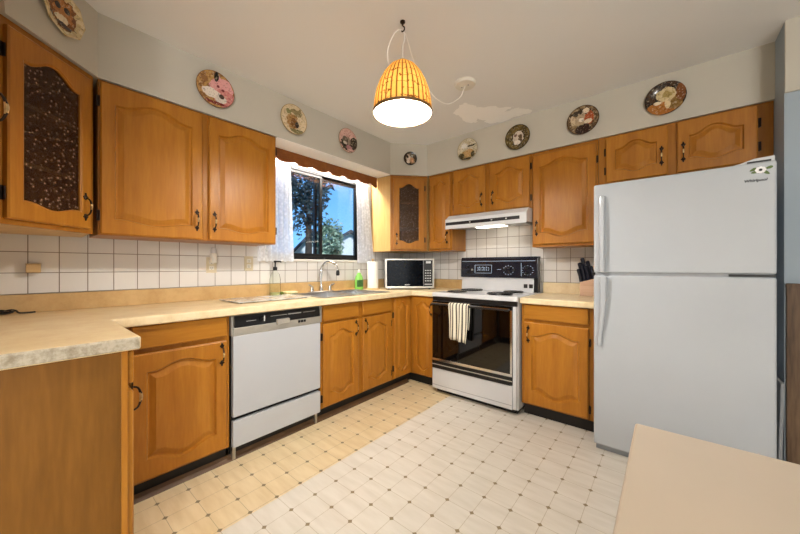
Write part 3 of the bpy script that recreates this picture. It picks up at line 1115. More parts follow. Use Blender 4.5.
for x, z, r in ((0.09, 1.150, 0.016), (0.09, 1.095, 0.016), (0.135, 1.122, 0.010), (0.47, 1.12, 0.013), (0.515, 1.145, 0.013), (0.515, 1.095, 0.013), (0.56, 1.12, 0.013), (0.68, 1.15, 0.015), (0.68, 1.09, 0.015)):
    bm = BM()
    lathe(bm, [(r, 0.006), (r, -0.006), (r * 0.8, -0.012), (0.0, -0.012)], 16, (x, face_y(z), z), 'y')
    box(bm, x - 0.002, x + 0.002, face_y(z) - 0.016, face_y(z) - 0.010, z - r * 0.8, z + r * 0.8)
    link('knob', bm, 'black' if r > 0.012 else 'silver', ct, smooth=True)
for x in (0.652, 0.700):
    link('outlet_cover', bx(x, x + 0.034, 0.526, 0.54, 0.957, 0.993), 'black', rg, bevel=0.003)

# tea towel over the oven handle
def towel():
    bm = BM()
    uv = bm.loops.layers.uv.new('UVMap')
    def strip(x0, x1, z_of, n_u, prof, phase):
        rows = []
        for j, (dy, z) in enumerate(prof):
            row = []
            for i in range(n_u + 1):
                u = i / n_u
                drop = max(0.0, min(1.0, (0.835 - z) / 0.3))
                sh = 1.0 - 0.10 * drop
                x = x0 + (x1 - x0) * (0.5 + (u - 0.5) * sh) + 0.006 * drop * math.sin(9 * z + phase)
                y = dy + (0.004 + 0.008 * drop) * math.sin(u * 15 + phase + 1.2 * drop)
                zz = z - (0.022 * drop * u if dy < -0.055 else 0)
                row.append((bm.verts.new((x, y, zz)), u, z))
            rows.append(row)
        for a, b in zip(rows[:-1], rows[1:]):
            for i in range(n_u):
                f = bm.faces.new((a[i][0], a[i + 1][0], b[i + 1][0], b[i][0]))
                for lp, q in zip(f.loops, (a[i], a[i + 1], b[i + 1], b[i])):
                    lp[uv].uv = (q[1], q[2])
    front = [(-0.075, 0.535 + 0.03 * k) for k in range(10)] + [(-0.072, 0.828), (-0.062, 0.839), (-0.047, 0.843), (-0.034, 0.839), (-0.0285, 0.825)] + [(-0.029, 0.80 - 0.03 * k) for k in range(7)]
    strip(0.215, 0.400, None, 34, front, 0.4)
    return bm
to = link('tea_towel', towel(), 'towel', loc=(0.888, -0.655, 0), smooth=True)
md = to.modifiers.new('cloth_thickness', 'SOLIDIFY')
md.thickness = 0.003
tag(to, 'cream and dark striped tea towel hanging over the oven door handle', 'towel')

# ---------------------------------------------------------------- range hood
hd = empty('range_hood', (0.893, -0.44, 1.515), 0, 'white slim range hood with dark front slot above the stove', 'range hood')
W = 0.775
bm = BM()
prism(bm, [(0.0, 0.0), (0.0, 0.092), (0.06, 0.135), (0.425, 0.137), (0.425, 0.040), (0.02, 0.012)], 'x', 0.0, W)
link('hood_body', bm, 'white', hd, bevel=0.003)
link('front_slot', bx(0.008, W - 0.055, -0.003, 0.0, 0.036, 0.064), 'black', hd)
for x in (0.26, 0.47, 0.60):
    link('switch', bx(x, x + 0.014, -0.008, -0.003, 0.044, 0.056), 'silver', hd, bevel=0.002)
bm = BM()
prism(bm, [(0.05, 0.006), (0.23, 0.018), (0.23, 0.010), (0.06, -0.004)], 'x', 0.30, 0.53)
link('lamp_lens', bm, 'hoodlens', hd)
for x0, x1 in ((0.56, 0.74), (0.04, 0.27)):
    bm = BM()
    prism(bm, [(0.08, 0.014), (0.40, 0.034), (0.40, 0.028), (0.08, 0.006)], 'x', x0, x1)
    link('filter', bm, 'steel', hd)


# ---------------------------------------------------------------- refrigerator
fr = empty('refrigerator', (2.196, -0.773, 0), 0, 'tall white top-freezer refrigerator at the right', 'refrigerator')
W = 0.763
link('body', bx(0.004, W - 0.004, 0.075, 0.72, 0.03, 1.655), 'fridge', fr, bevel=0.006)
link('base_grille', bx(0.01, W - 0.01, 0.03, 0.075, 0.0, 0.055), 'grey', fr)
fz = link('freezer_door', bx(0.0, W, 0.0, 0.068, 1.116, 1.668), 'fridge', fr, bevel=0.010, seg=3)
fd = link('fridge_door', bx(0.0, W, 0.0, 0.068, 0.038, 1.100), 'fridge', fr, bevel=0.010, seg=3)
def fridge_handle(z0, z1, flare_low, parent):
    bm = BM()
    n = 14
    rings = []
    for i in range(n + 1):
        t = i / n
        z = z0 + (z1 - z0) * t
        if not flare_low:
            xc, w, out = 0.048, 0.030, 0.028 + 0.012 * math.sin(PI * min(1, t * 1.0))
        else:
            s = smooth01(1 - t)
            xc, w, out = 0.056 - 0.022 * s * s, 0.036 - 0.010 * s, 0.038 - 0.020 * s
        sec = [(-w / 2, 0.002), (-w / 2, -out + 0.008), (-w / 2 + 0.006, -out), (w / 2 - 0.006, -out), (w / 2, -out + 0.008), (w / 2, 0.002)]
        rings.append([bm.verts.new((xc + a, b, z)) for a, b in sec])
    for a, b in zip(rings[:-1], rings[1:]):
        for k in range(6):
            bm.faces.new((a[k], a[(k + 1) % 6], b[(k + 1) % 6], b[k]))
    bm.faces.new(rings[0]); bm.faces.new(rings[-1])
    return link('handle', bm, 'fridge', parent, bevel=0.002)
fridge_handle(1.120, 1.590, False, fz)
fridge_handle(0.660, 1.090, True, fd)
bm = BM()
prism(bm, [(0.60, 1.6655), (0.64, 1.674), (0.69, 1.690), (0.758, 1.694), (0.758, 1.6655)], 'y', 0.012, 0.11)
link('hinge_cover', bm, 'white', fr, bevel=0.003)
link('hinge_plate', bx(0.665, 0.745, 0.006, 0.012, 1.668, 1.676), 'black', fr)
link('door_gasket', bx(0.008, W - 0.008, 0.01, 0.075, 1.100, 1.116), 'grey', fr)
link('centre_hinge', bx(0.60, W - 0.004, 0.001, 0.01, 1.103, 1.113), 'black', fr, bevel=0.001)
link('hinge_pin_cap', bx(-0.016, 0.006, 0.03, 0.06, 1.100, 1.116), 'black', fr, bevel=0.003)
text_mesh('lettering', 'Whirlpool', 0.0185, 'ink', fz, (0.692, -0.0008, 1.573), (PI / 2, math.radians(0), 0), shear=0.15)
# flower sticker
bm = BM()
for k in range(8):
    a = 2 * PI * k / 8
    lathe(bm, [(0.0075, 0.0), (0.007, -0.0015), (0, -0.0016)], 10, (0.709 + 0.012 * math.cos(a), 0.0, 1.628 + 0.010 * math.sin(a)), 'y', 0)
lathe(bm, [(0.007, 0.0), (0.006, -0.003), (0, -0.003)], 12, (0.709, 0.0, 1.628), 'y', 2)
for (x, z, a) in ((0.684, 1.633, 0.5), (0.737, 1.635, 0.3), (0.729, 1.612, 2.4), (0.690, 1.620, 0.2)):
    L, wd = 0.0135, 0.0065
    pts = []
    for k in range(12):
        th = 2 * PI * k / 12
        px, pz = L * math.cos(th), wd * math.sin(th) * (1 + 0.3 * math.cos(th))
        pts.append((x + px * math.cos(a) - pz * math.sin(a), z + px * math.sin(a) + pz * math.cos(a)))
    prism(bm, pts, 'y', -0.0008, 0.0, 1)
link('flower_magnet', bm, ['petal', 'leafsticker', 'ink'], fz)
gs = link('grey_tray', bx(-0.007, 0.007, -0.02, 0.26, 0.0, 0.56), 'grey', loc=(2.992, -0.60, 0.0), bevel=0.003)
gs.rotation_euler = (0, math.radians(1.2), 0)
tag(gs, 'thin grey tray standing on edge in the gap beside the refrigerator', 'tray')

# ---------------------------------------------------------------- table in the right foreground
tb = empty('table', (2.491, -2.92, 0), 0, 'beige laminate table in the right foreground', 'table')
link('tabletop', bx(0, 1.15, 0, 0.835, 0.722, 0.75), 'tablebeige', tb, bevel=0.006, seg=3)
bm = BM()
box(bm, 0.07, 1.08, 0.06, 0.085, 0.64, 0.721)
box(bm, 0.07, 1.08, 0.75, 0.775, 0.64, 0.721)
box(bm, 0.07, 0.095, 0.085, 0.75, 0.64, 0.721)
box(bm, 1.055, 1.08, 0.085, 0.75, 0.64, 0.721)
link('apron', bm, 'tablebeige', tb)
for x in (0.055, 1.055):
    for y in (0.045, 0.75):
        link('leg', bx(x, x + 0.04, y, y + 0.04, 0, 0.721), 'steel', tb, bevel=0.004)

# ---------------------------------------------------------------- sink, faucet and things round it
sk = empty('sink', (0, 0, TZ1 + 0.001), 0, 'stainless steel double-bowl sink set in the worktop under the window', 'sink')
bm = BM()
mid = -1.26
def bowl(bm, x0, x1, y0, y1, dep):
    ins = 0.03
    top = [(x0, y0), (x1, y0), (x1, y1), (x0, y1)]
    bot = [(x0 + ins, y0 + ins), (x1 - ins, y0 + ins), (x1 - ins, y1 - ins), (x0 + ins, y1 - ins)]
    t = [bm.verts.new((*p, 0.004)) for p in top]
    b = [bm.verts.new((*p, -dep)) for p in bot]
    for i in range(4):
        bm.faces.new((t[i], t[(i + 1) % 4], b[(i + 1) % 4], b[i]))
    bm.faces.new(b)
for a, b in ((SY0 + 0.012, mid - 0.012), (mid + 0.012, SY1 - 0.012)):
    q = BM()
    bowl(q, SX0 + 0.012, SX1 - 0.012, a, b, 0.17)
    lathe(q, [(0.035, -0.169), (0.03, -0.166), (0, -0.168)], 16, ((SX0 + SX1) / 2, (a + b) / 2, 0), 'z')
    link('bowl', q, 'steel', sk)
grid_slab(bm, [SX0 - 0.018, SX0 + 0.012, SX1 - 0.012, SX1 + 0.018], [SY0 - 0.018, SY0 + 0.012, mid - 0.012, mid + 0.012, SY1 - 0.012, SY1 + 0.018],
          lambda x, y: not (SX0 + 0.012 < x < SX1 - 0.012 and (SY0 + 0.012 < y < mid - 0.012 or mid + 0.012 < y < SY1 - 0.012)), 0.0, 0.006, 'z')
link('rim', bm, 'steel', sk, bevel=0.002)
fc = empty('faucet', (0.078, -1.30, TZ1 + 0.001), 0, 'chrome gooseneck faucet with two handles behind the sink', 'faucet')
link('base_plate', bx(-0.024, 0.024, -0.13, 0.13, 0.0, 0.014), 'chrome', fc, bevel=0.006, seg=3)
bm = BM()
lathe(bm, [(0.022, 0.014), (0.019, 0.03), (0.013, 0.055), (0.011, 0.06)], 16)
tube(bm, spline([(0, 0, 0.055), (0, 0, 0.17), (0.004, 0.01, 0.235), (0.04, 0.03, 0.275), (0.085, 0.05, 0.28), (0.125, 0.07, 0.255), (0.143, 0.08, 0.20)], 6), 0.0105, 12)
link('spout', bm, 'chrome', fc, smooth=True)
bm = BM()
lathe(bm, [(0.011, 0.205), (0.016, 0.19), (0.017, 0.165), (0.012, 0.155)], 14, (0.144, 0.081, 0))
link('spray_head', bm, 'black', fc, smooth=True)
for s in (-1, 1):
    bm = BM()
    lathe(bm, [(0.019, 0.014), (0.018, 0.03), (0.012, 0.045), (0.014, 0.055), (0.0, 0.062)], 14, (0, s * 0.1, 0))
    tube(bm, [(0, s * 0.1, 0.055), (0.01, s * 0.125, 0.068), (0.015, s * 0.145, 0.075)], [0.007, 0.006, 0.005], 8)
    link('handle', bm, 'chrome', fc, smooth=True)

o = empty('soap_dispenser', (0.080, -1.755, TZ1 + 0.001), 0, 'clear soap bottle with black pump beside the drain tray', 'bottle')
bm = BM()
lathe(bm, [(0.040, 0.0), (0.042, 0.01), (0.042, 0.115), (0.034, 0.15), (0.017, 0.17), (0.015, 0.18)], 20)
link('bottle', bm, 'clearplastic', o, smooth=True)
bm = BM()
lathe(bm, [(0.037, 0.002), (0.038, 0.02), (0, 0.02)], 20)
link('liquid_soap', bm, plain('olive_liquid_soap', '#a3a878', 0.3), o, smooth=True)
bm = BM()
lathe(bm, [(0.016, 0.178), (0.017, 0.20), (0.006, 0.205), (0.006, 0.232), (0.013, 0.236), (0.011, 0.247), (0, 0.247)], 14)
tube(bm, [(0, 0, 0.241), (0.03, 0.03, 0.241), (0.034, 0.034, 0.234)], 0.005, 8)
link('pump', bm, 'black', o, smooth=True)

for ch in o.children:
    ch.scale = (1.0, 1.0, 1.16)

o = empty('dish_soap_bottle', (0.092, -0.835, TZ1 + 0.001), 0, 'green dish soap bottle between the sink and the paper towel roll', 'bottle')
bm = BM()
def sgnpow(v):
    return math.copysign(abs(v) ** 0.65, v)
prof = [(0.0, 0.034), (0.012, 0.038), (0.10, 0.037), (0.135, 0.030), (0.165, 0.016), (0.175, 0.013)]
rings = []
for z, r in prof:
    rings.append([bm.verts.new((0.85 * r * sgnpow(math.cos(2 * PI * k / 20)), 1.2 * r * sgnpow(math.sin(2 * PI * k / 20)), z)) for k in range(20)])
for a, b in zip(rings[:-1], rings[1:]):
    for k in range(20):
        bm.faces.new((a[k], a[(k + 1) % 20], b[(k + 1) % 20], b[k]))
bm.faces.new(rings[0]); bm.faces.new(rings[-1])
link('bottle', bm, 'green', o, smooth=True)
bm = BM()
lathe(bm, [(0.014, 0.175), (0.014, 0.195), (0.007, 0.20), (0.006, 0.215), (0, 0.216)], 14)
link('cap', bm, 'offwhite', o, smooth=True)
bm = BM()
rr = []
for z in (0.03, 0.10):
    rr.append([bm.verts.new((0.87 * 0.0384 * sgnpow(math.cos(a)), 1.22 * 0.0384 * sgnpow(math.sin(a)), z)) for a in [(-1.15 + 2.3 * k / 10) for k in range(11)]])
for k in range(10):
    bm.faces.new((rr[0][k], rr[0][k + 1], rr[1][k + 1], rr[1][k]))
link('bottle_label', bm, 'greenlabel', o, smooth=True)

bm = BM()
box(bm, -0.035, 0.035, -0.055, 0.055, 0.006, 0.026)
o = empty('sponge', (0.068, -1.612, TZ1 + 0.001), 0, 'pale yellow sponge lying beside the left end of the sink', 'sponge')
link('foam', bm, 'sponge', o, bevel=0.007, seg=3)
link('scourer', bx(-0.035, 0.035, -0.055, 0.055, 0.0, 0.006), 'spongegreen', o, bevel=0.002)
bm = BM()
random.seed(12)
rings = []
for j in range(7):
    ph = PI * j / 6
    rings.append([bm.verts.new((0.022 * math.sin(ph) * math.cos(a) * random.uniform(.8, 1.2), 0.018 * math.sin(ph) * math.sin(a) * random.uniform(.8, 1.2), 0.014 - 0.014 * math.cos(ph))) for a in [2 * PI * k / 14 for k in range(14)]])
for a, b in zip(rings[:-1], rings[1:]):
    for k in range(14):
        bm.faces.new((a[k], a[(k + 1) % 14], b[(k + 1) % 14], b[k]))
o = link('scouring_pad', bm, 'spongegreen', loc=(0.068, -1.693, TZ1 + 0.001), smooth=True)
tag(o, 'crumpled green scouring pad between the clear soap bottle and sponge', 'scouring pad')

def tray_mat():
    m, nt, b = new_mat('frosted_tray_glass')
    tc = N(nt, 'ShaderNodeTexCoord')
    v = N(nt, 'ShaderNodeTexNoise')
    v.inputs['Scale'].default_value = 11
    v.inputs['Detail'].default_value = 5
    nt.links.new(tc.outputs['Object'], v.inputs['Vector'])
    r = N(nt, 'ShaderNodeValToRGB')
    r.color_ramp.elements[0].position = 0.42
    r.color_ramp.elements[0].color = C('#9c9d99')
    r.color_ramp.elements[1].position = 0.55
    r.color_ramp.elements[1].color = C('#d2d2ce')
    nt.links.new(v.outputs['Fac'], r.inputs[0])
    nt.links.new(r.outputs[0], b.inputs['Base Color'])
    b.inputs['Roughness'].default_value = 0.12
    return m
M['traymat'] = tray_mat()
o = empty('cutting_board', (0.31, -1.95, TZ1 + 0.001), 0, 'grey patterned glass cutting board lying flat on the worktop left of the sink', 'cutting board')
link('board', bx(-0.15, 0.16, -0.265, 0.265, 0.004, 0.010), 'traymat', o, bevel=0.002)
for x in (-0.13, 0.14):
    for y in (-0.24, 0.24):
        bm = BM(); lathe(bm, [(0.008, 0), (0.008, 0.004)], 10, (x, y, 0))
        link('foot', bm, 'black', o)

# paper towel, microwave
o = empty('paper_towel_roll', (0.172, -0.712, TZ1 + 0.001), 0, 'white paper towel roll standing left of the microwave', 'paper towel')
bm = BM()
lathe(bm, [(0.02, 0.014), (0.056, 0.014), (0.057, 0.02), (0.057, 0.285), (0.055, 0.29), (0.02, 0.29), (0.02, 0.014)], 28, caps=False)
link('roll', bm, 'paper', o, smooth=True)
bm = BM()
lathe(bm, [(0.075, 0.0), (0.075, 0.010), (0.070, 0.013), (0.010, 0.013), (0.009, 0.305), (0.014, 0.312), (0.0, 0.322)], 24)
link('holder', bm, 'lightwood', o, smooth=True)
mw = empty('microwave', (0.32, -0.68, TZ1 + 0.001), PI / 4, 'microwave with dark glass door and pale frame in the counter corner', 'microwave')
W = 0.512
link('case', bx(0.0, W, 0.012, 0.36, 0.014, 0.318), 'grey', mw, bevel=0.006)
bm = BM()
grid_slab(bm, [0, 0.018, W - 0.018, W], [0.012, 0.034, 0.304, 0.320], lambda u, v: not (0.018 < u < W - 0.018 and 0.034 < v < 0.304), -0.006, 0.012, 'y')
link('front_frame', bm, 'silver', mw, bevel=0.004)
d = link('door', bx(0.018, 0.395, -0.004, 0.011, 0.034, 0.304), 'navyglass', mw, bevel=0.002)
link('control_panel', bx(0.402, W - 0.018, -0.004, 0.011, 0.034, 0.304), 'black', mw, bevel=0.002)
bm = BM()
for r in range(5):
    for q in range(3):
        box(bm, 0.415 + 0.024 * q, 0.429 + 0.024 * q, -0.006, -0.004, 0.085 + 0.027 * r, 0.094 + 0.027 * r)
box(bm, 0.425, 0.475, -0.006, -0.004, 0.272, 0.294)
box(bm, 0.41, 0.49, -0.006, -0.004, 0.050, 0.058)
link('buttons', bm, 'whiteprint', mw)
bm = BM()
for k in range(6):
    box(bm, 0.205 + 0.009 * k, 0.211 + 0.009 * k, -0.0055, -0.004, 0.046, 0.054)
link('door_lettering', bm, 'whiteprint', d)
for x in (0.03, W - 0.05):
    for y in (0.04, 0.30):
        link('foot', bx(x, x + 0.02, y, y + 0.02, 0, 0.014), 'black', mw)

# knife block beside the fridge
kb = empty('knife_block', (2.055, -0.11, TZ1 + 0.001), 0, 'knife block with dark navy handled knives beside the refrigerator', 'knife block')
bm = BM()
prism(bm, [(-0.050, 0.0), (0.085, 0.0), (0.085, 0.150), (-0.050, 0.110)], 'y', -0.06, 0.055)
link('block', bm, 'pinkwood', kb, bevel=0.004)
for k, (x, y, z, L) in enumerate(((-0.040, -0.042, 0.115, 0.10), (-0.012, -0.042, 0.122, 0.135), (0.016, -0.042, 0.13, 0.11), (-0.030, 0.0, 0.118, 0.15), (-0.002, 0.0, 0.125, 0.185), (0.028, 0.0, 0.133, 0.15), (0.046, -0.030, 0.138, 0.10))):
    bm = BM()
    dx, dz = -0.22, 0.97
    tube(bm, [(x, y, z - 0.010), (x + dx * L * .5, y, z + dz * L * .5), (x + dx * L, y, z + dz * L), (x + dx * (L + .012), y, z + dz * (L + .006))], [0.014, 0.013, 0.016, 0.009], 8)
    link('knife_handle', bm, 'navy', kb, smooth=True)

# ---------------------------------------------------------------- small things on the tiles
def outlet(y, z, label, n):
    o = empty('power_outlet', (0.0085, y, z), PI / 2, label, 'outlet', 'beige outlets on the tiles')
    link('plate', bx(-0.035, 0.035, -0.005, 0.0, -0.057, 0.057), 'beige', o, bevel=0.002)
    for dz in (-0.021, 0.021):
        bm = BM()
        box(bm, -0.017, 0.017, -0.008, -0.005, dz - 0.015, dz + 0.015)
        s = link('socket', bm, 'offwhite', o, bevel=0.002)
        bm = BM()
        for dx in (-0.007, 0.005):
            box(bm, dx, dx + 0.002, -0.0085, -0.008, dz - 0.004, dz + 0.006)
        lathe(bm, [(0.0025, -0.008), (0.0025, -0.0085)], 8, (0, 0, dz - 0.009), 'y')
        link('slot', bm, 'ink', s)
    return o
outlet(-2.210, 1.165, 'beige outlet on the tiles with a white device plugged in', 0)
outlet(-1.940, 1.178, 'beige outlet with nothing plugged in, left of the lace curtain', 1)
o = empty('plug_in_freshener', (0.019, -2.207, 1.178), PI / 2, 'white plug-in air freshener in the outlet under the wall cabinet', 'air freshener')
bm = BM()
box(bm, -0.020, 0.020, -0.042, -0.001, 0.0, 0.075)
link('housing', bm, 'offwhite', o, bevel=0.010, seg=3)
bm = BM()
lathe(bm, [(0.018, 0.075), (0.018, 0.10), (0.013, 0.112), (0, 0.114)], 14, (0, -0.022, 0))
link('cap', bm, 'white', o, smooth=True)
o = empty('wooden_holder', (0.009, -3.062, 1.122), PI / 2, 'small pale wooden block holder fixed to the tiles at far left', 'holder')
link('block', bx(-0.026, 0.026, -0.042, 0.0, 0.0, 0.042), 'lightwood', o, bevel=0.004)
link('cap', bx(-0.028, 0.028, -0.044, 0.0, 0.042, 0.047), 'lightwood', o, bevel=0.002)
# tangled cord at far left
random.seed(5)
pts = []
for k in range(46):
    a = k * 0.72
    pts.append((0.075 + 0.030 * math.cos(a) + random.uniform(-.008, .008), -3.235 + 0.0021 * k + 0.03 * math.sin(a) + random.uniform(-.01, .01), TZ1 + 0.008 + 0.014 * abs(math.sin(a * 0.63)) ))
pts += [(0.075, -3.11, TZ1 + 0.008), (0.07, -3.085, TZ1 + 0.006), (0.066, -3.055, TZ1 + 0.006)]
bm = BM()
tube(bm, spline(pts, 3), 0.0042, 6)
o = link('cable', bm, 'black', smooth=True)
tag(o, 'tangled black cable lying on the worktop at far left', 'cable')

# ---------------------------------------------------------------- window dressing
o = empty('valance', (0.118, -1.2435, 2.0), 0, 'reddish wood valance board with scalloped lower edge over the window', 'valance')
bm = BM()
n = 120
L0, L1 = -0.632, 0.632
tp = [(L1 - (L1 - L0) * 0, 0.119), (L0, 0.119)]
def scallop(y):
    u = (y - L0) / (L1 - L0)
    s = 0.022 * (1 - abs(math.cos(u * PI * 7))) - 0.010
    return 0.030 + s + (0.012 * smooth01((abs(u - .5) - .42) / .08) * -1)
lo = [(L0 + (L1 - L0) * k / n, scallop(L0 + (L1 - L0) * k / n)) for k in range(n + 1)]
f_, b_ = 0.016, 0.0
va = [[bm.verts.new((x, p[0], p[1])) for p in lo] for x in (b_, f_)]
vt = [[bm.verts.new((x, p[0], 0.1195)) for p in lo] for x in (b_, f_)]
for k in range(n):
    bm.faces.new((va[1][k], va[1][k + 1], vt[1][k + 1], vt[1][k]))
    bm.faces.new((va[0][k], va[0][k + 1], vt[0][k + 1], vt[0][k]))
    bm.faces.new((va[0][k], va[0][k + 1], va[1][k + 1], va[1][k]))
    bm.faces.new((vt[0][k], vt[0][k + 1], vt[1][k + 1], vt[1][k]))
for k in (0, n):
    bm.faces.new((va[0][k], va[1][k], vt[1][k], vt[0][k]))
link('board', bm, 'valance', o)
o = tag(link('curtain_rod', BM(), 'offwhite'), 'thin white curtain rod hidden behind the valance', 'curtain rod')
bm = BM()
tube(bm, [(0.05, -1.86, 2.035), (0.05, -0.63, 2.035)], 0.005, 8)
for y in (-1.83, -0.66):
    box(bm, 0.0, 0.05, y - 0.004, y + 0.004, 2.03, 2.04)
bm.to_mesh(o.data); bm.free()
def curtain(yt0, yt1, yb0, yb1, zt, zb, folds, label, ph, ruffle):
    bm = BM()
    nu, nv = folds * 10, 40
    rows = []
    for j in range(nv + 1):
        t = j / nv
        z = zt + (zb - zt) * t
        s = t ** 0.8
        row = []
        for i in range(nu + 1):
            u = i / nu
            y = (yt0 + (yb0 - yt0) * s) * (1 - u) + (yt1 + (yb1 - yt1) * s) * u
            x = 0.050 + (0.006 + 0.012 * t) * math.sin(u * folds * 2 * PI + ph + 0.8 * t) + 0.010 * t
            if ruffle and t > 0.90:
                x += 0.006 * math.sin(u * folds * 4 * PI)
            row.append(bm.verts.new((x, y, z + 0.006 * math.sin(u * folds * 2 * PI + ph) * t)))
        rows.append(row)
    for a, b in zip(rows[:-1], rows[1:]):
        for i in range(nu):
            bm.faces.new((a[i], a[i + 1], b[i + 1], b[i]))
    bmesh.ops.translate(bm, verts=bm.verts, vec=(-0.05, -yt0, -zb))
    return tag(link('lace_curtain', bm, 'lace', loc=(0.05, yt0, zb), smooth=True), label, 'curtain', 'white lace curtains')
curtain(-1.845, -1.600, -1.905, -1.580, 2.045, 1.200, 6, 'white lace curtain hanging at the left side of the window', 0.3, True)
curtain(-0.845, -0.690, -0.830, -0.600, 2.045, 1.195, 5, 'white lace curtain hanging at the right side of the window', 1.1, False)

# ---------------------------------------------------------------- pendant lamp, hook, fixture cover
LX, LY = 1.481, -1.806
pl = empty('pendant_lamp', (LX, LY, 1.962), 0, 'bell-shaped woven cane pendant lamp, lit, hanging from a ceiling hook', 'pendant lamp')
prof = [(0.154, 0.0), (0.153, 0.03), (0.149, 0.07), (0.140, 0.115), (0.124, 0.16), (0.101, 0.205), (0.074, 0.240), (0.045, 0.262), (0.020, 0.272)]
bm = BM()
lathe(bm, prof, 68, caps=False)
sh = link('lamp_shade', bm, 'shade', pl, smooth=True)
bm = BM()
lathe(bm, [(0.156, -0.004), (0.157, 0.010), (0.1525, 0.010), (0.1515, -0.004), (0.156, -0.004)], 68, caps=False)
link('rim_band', bm, plain('dark_cane_band', '#5a3c18', 0.6, var=0.3, scale=60), pl, smooth=True)
bm = BM()
lathe(bm, [(0.0, -0.006), (0.024, 0.0), (0.042, 0.019), (0.048, 0.042), (0.042, 0.068), (0.026, 0.105), (0.016, 0.13), (0.0, 0.13)], 20, caps=False)
link('bulb', bm, 'bulb', pl, smooth=True)
bm = BM()
lathe(bm, [(0.018, 0.132), (0.02, 0.15), (0.018, 0.20), (0.008, 0.215)], 14)
tube(bm, [(0, 0, 0.21), (0, 0, 0.275)], 0.005, 8)
link('socket', bm, 'offwhite', pl, smooth=True)
bm = BM()
lathe(bm, [(0.020, 0.272), (0.022, 0.280), (0.010, 0.288), (0.0, 0.289)], 16)
link('top_cap', bm, 'brass', pl, smooth=True)
bm = BM()
tube(bm, spline([(0, 0, 0.285), (0.002, 0, 0.36), (0.010, 0.004, 0.395), (0.004, 0.002, 0.44)], 6), 0.0022, 6)
link('hanging_cord', bm, 'cord', pl, smooth=True)
hk = empty('ceiling_hook', (LX, LY, CEIL), 0, 'small dark bronze hook screwed into the ceiling above the cane lamp', 'hook')
bm = BM()
lathe(bm, [(0.014, 0.0), (0.014, -0.006), (0.006, -0.012), (0.005, -0.02)], 14)
link('base', bm, 'bronze', hk, smooth=True)
bm = BM()
tube(bm, spline([(0, 0, -0.018), (0.004, 0, -0.028), (0.012, 0, -0.036), (0.010, 0, -0.050), (-0.002, 0, -0.053), (-0.008, 0, -0.044)], 5), 0.0035, 8)
link('hook', bm, 'bronze', hk, smooth=True)
fx = empty('ceiling_fixture_cover', (1.459, -1.087, CEIL), 0, 'round white cover plate on the ceiling feeding the lamp cord', 'ceiling fixture')
bm = BM()
lathe(bm, [(0.075, 0.0), (0.075, -0.012), (0.068, -0.020), (0.03, -0.022), (0.0, -0.022)], 32)
link('cover', bm, 'offwhite', fx, smooth=True)
bm = BM()
for dx in (-0.025, 0.025):
    lathe(bm, [(0.005, -0.021), (0.005, -0.025), (0, -0.025)], 8, (dx, 0, 0))
link('screw', bm, 'grey', fx)
# swagged cord from cover to hook, then down to the shade
cordpts = [(1.459, -1.087, 2.428), (1.451, -1.13, 2.343), (1.438, -1.19, 2.289), (1.424, -1.27, 2.242), (1.411, -1.36, 2.237), (1.404, -1.44, 2.258), (1.406, -1.55, 2.308), (1.43, -1.66, 2.363), (1.467, -1.76, 2.406), (1.478, -1.8, 2.398), (1.462, -1.815, 2.41), (1.44, -1.835, 2.38), (1.415, -1.85, 2.31), (1.415, -1.85, 2.25), (1.425, -1.845, 2.222)]
bm = BM()
tube(bm, [Vector(p) - Vector((1.459, -1.087, CEIL)) for p in spline(cordpts, 7)], 0.0026, 6)
link('swag_cord', bm, 'cord', fx, smooth=True)

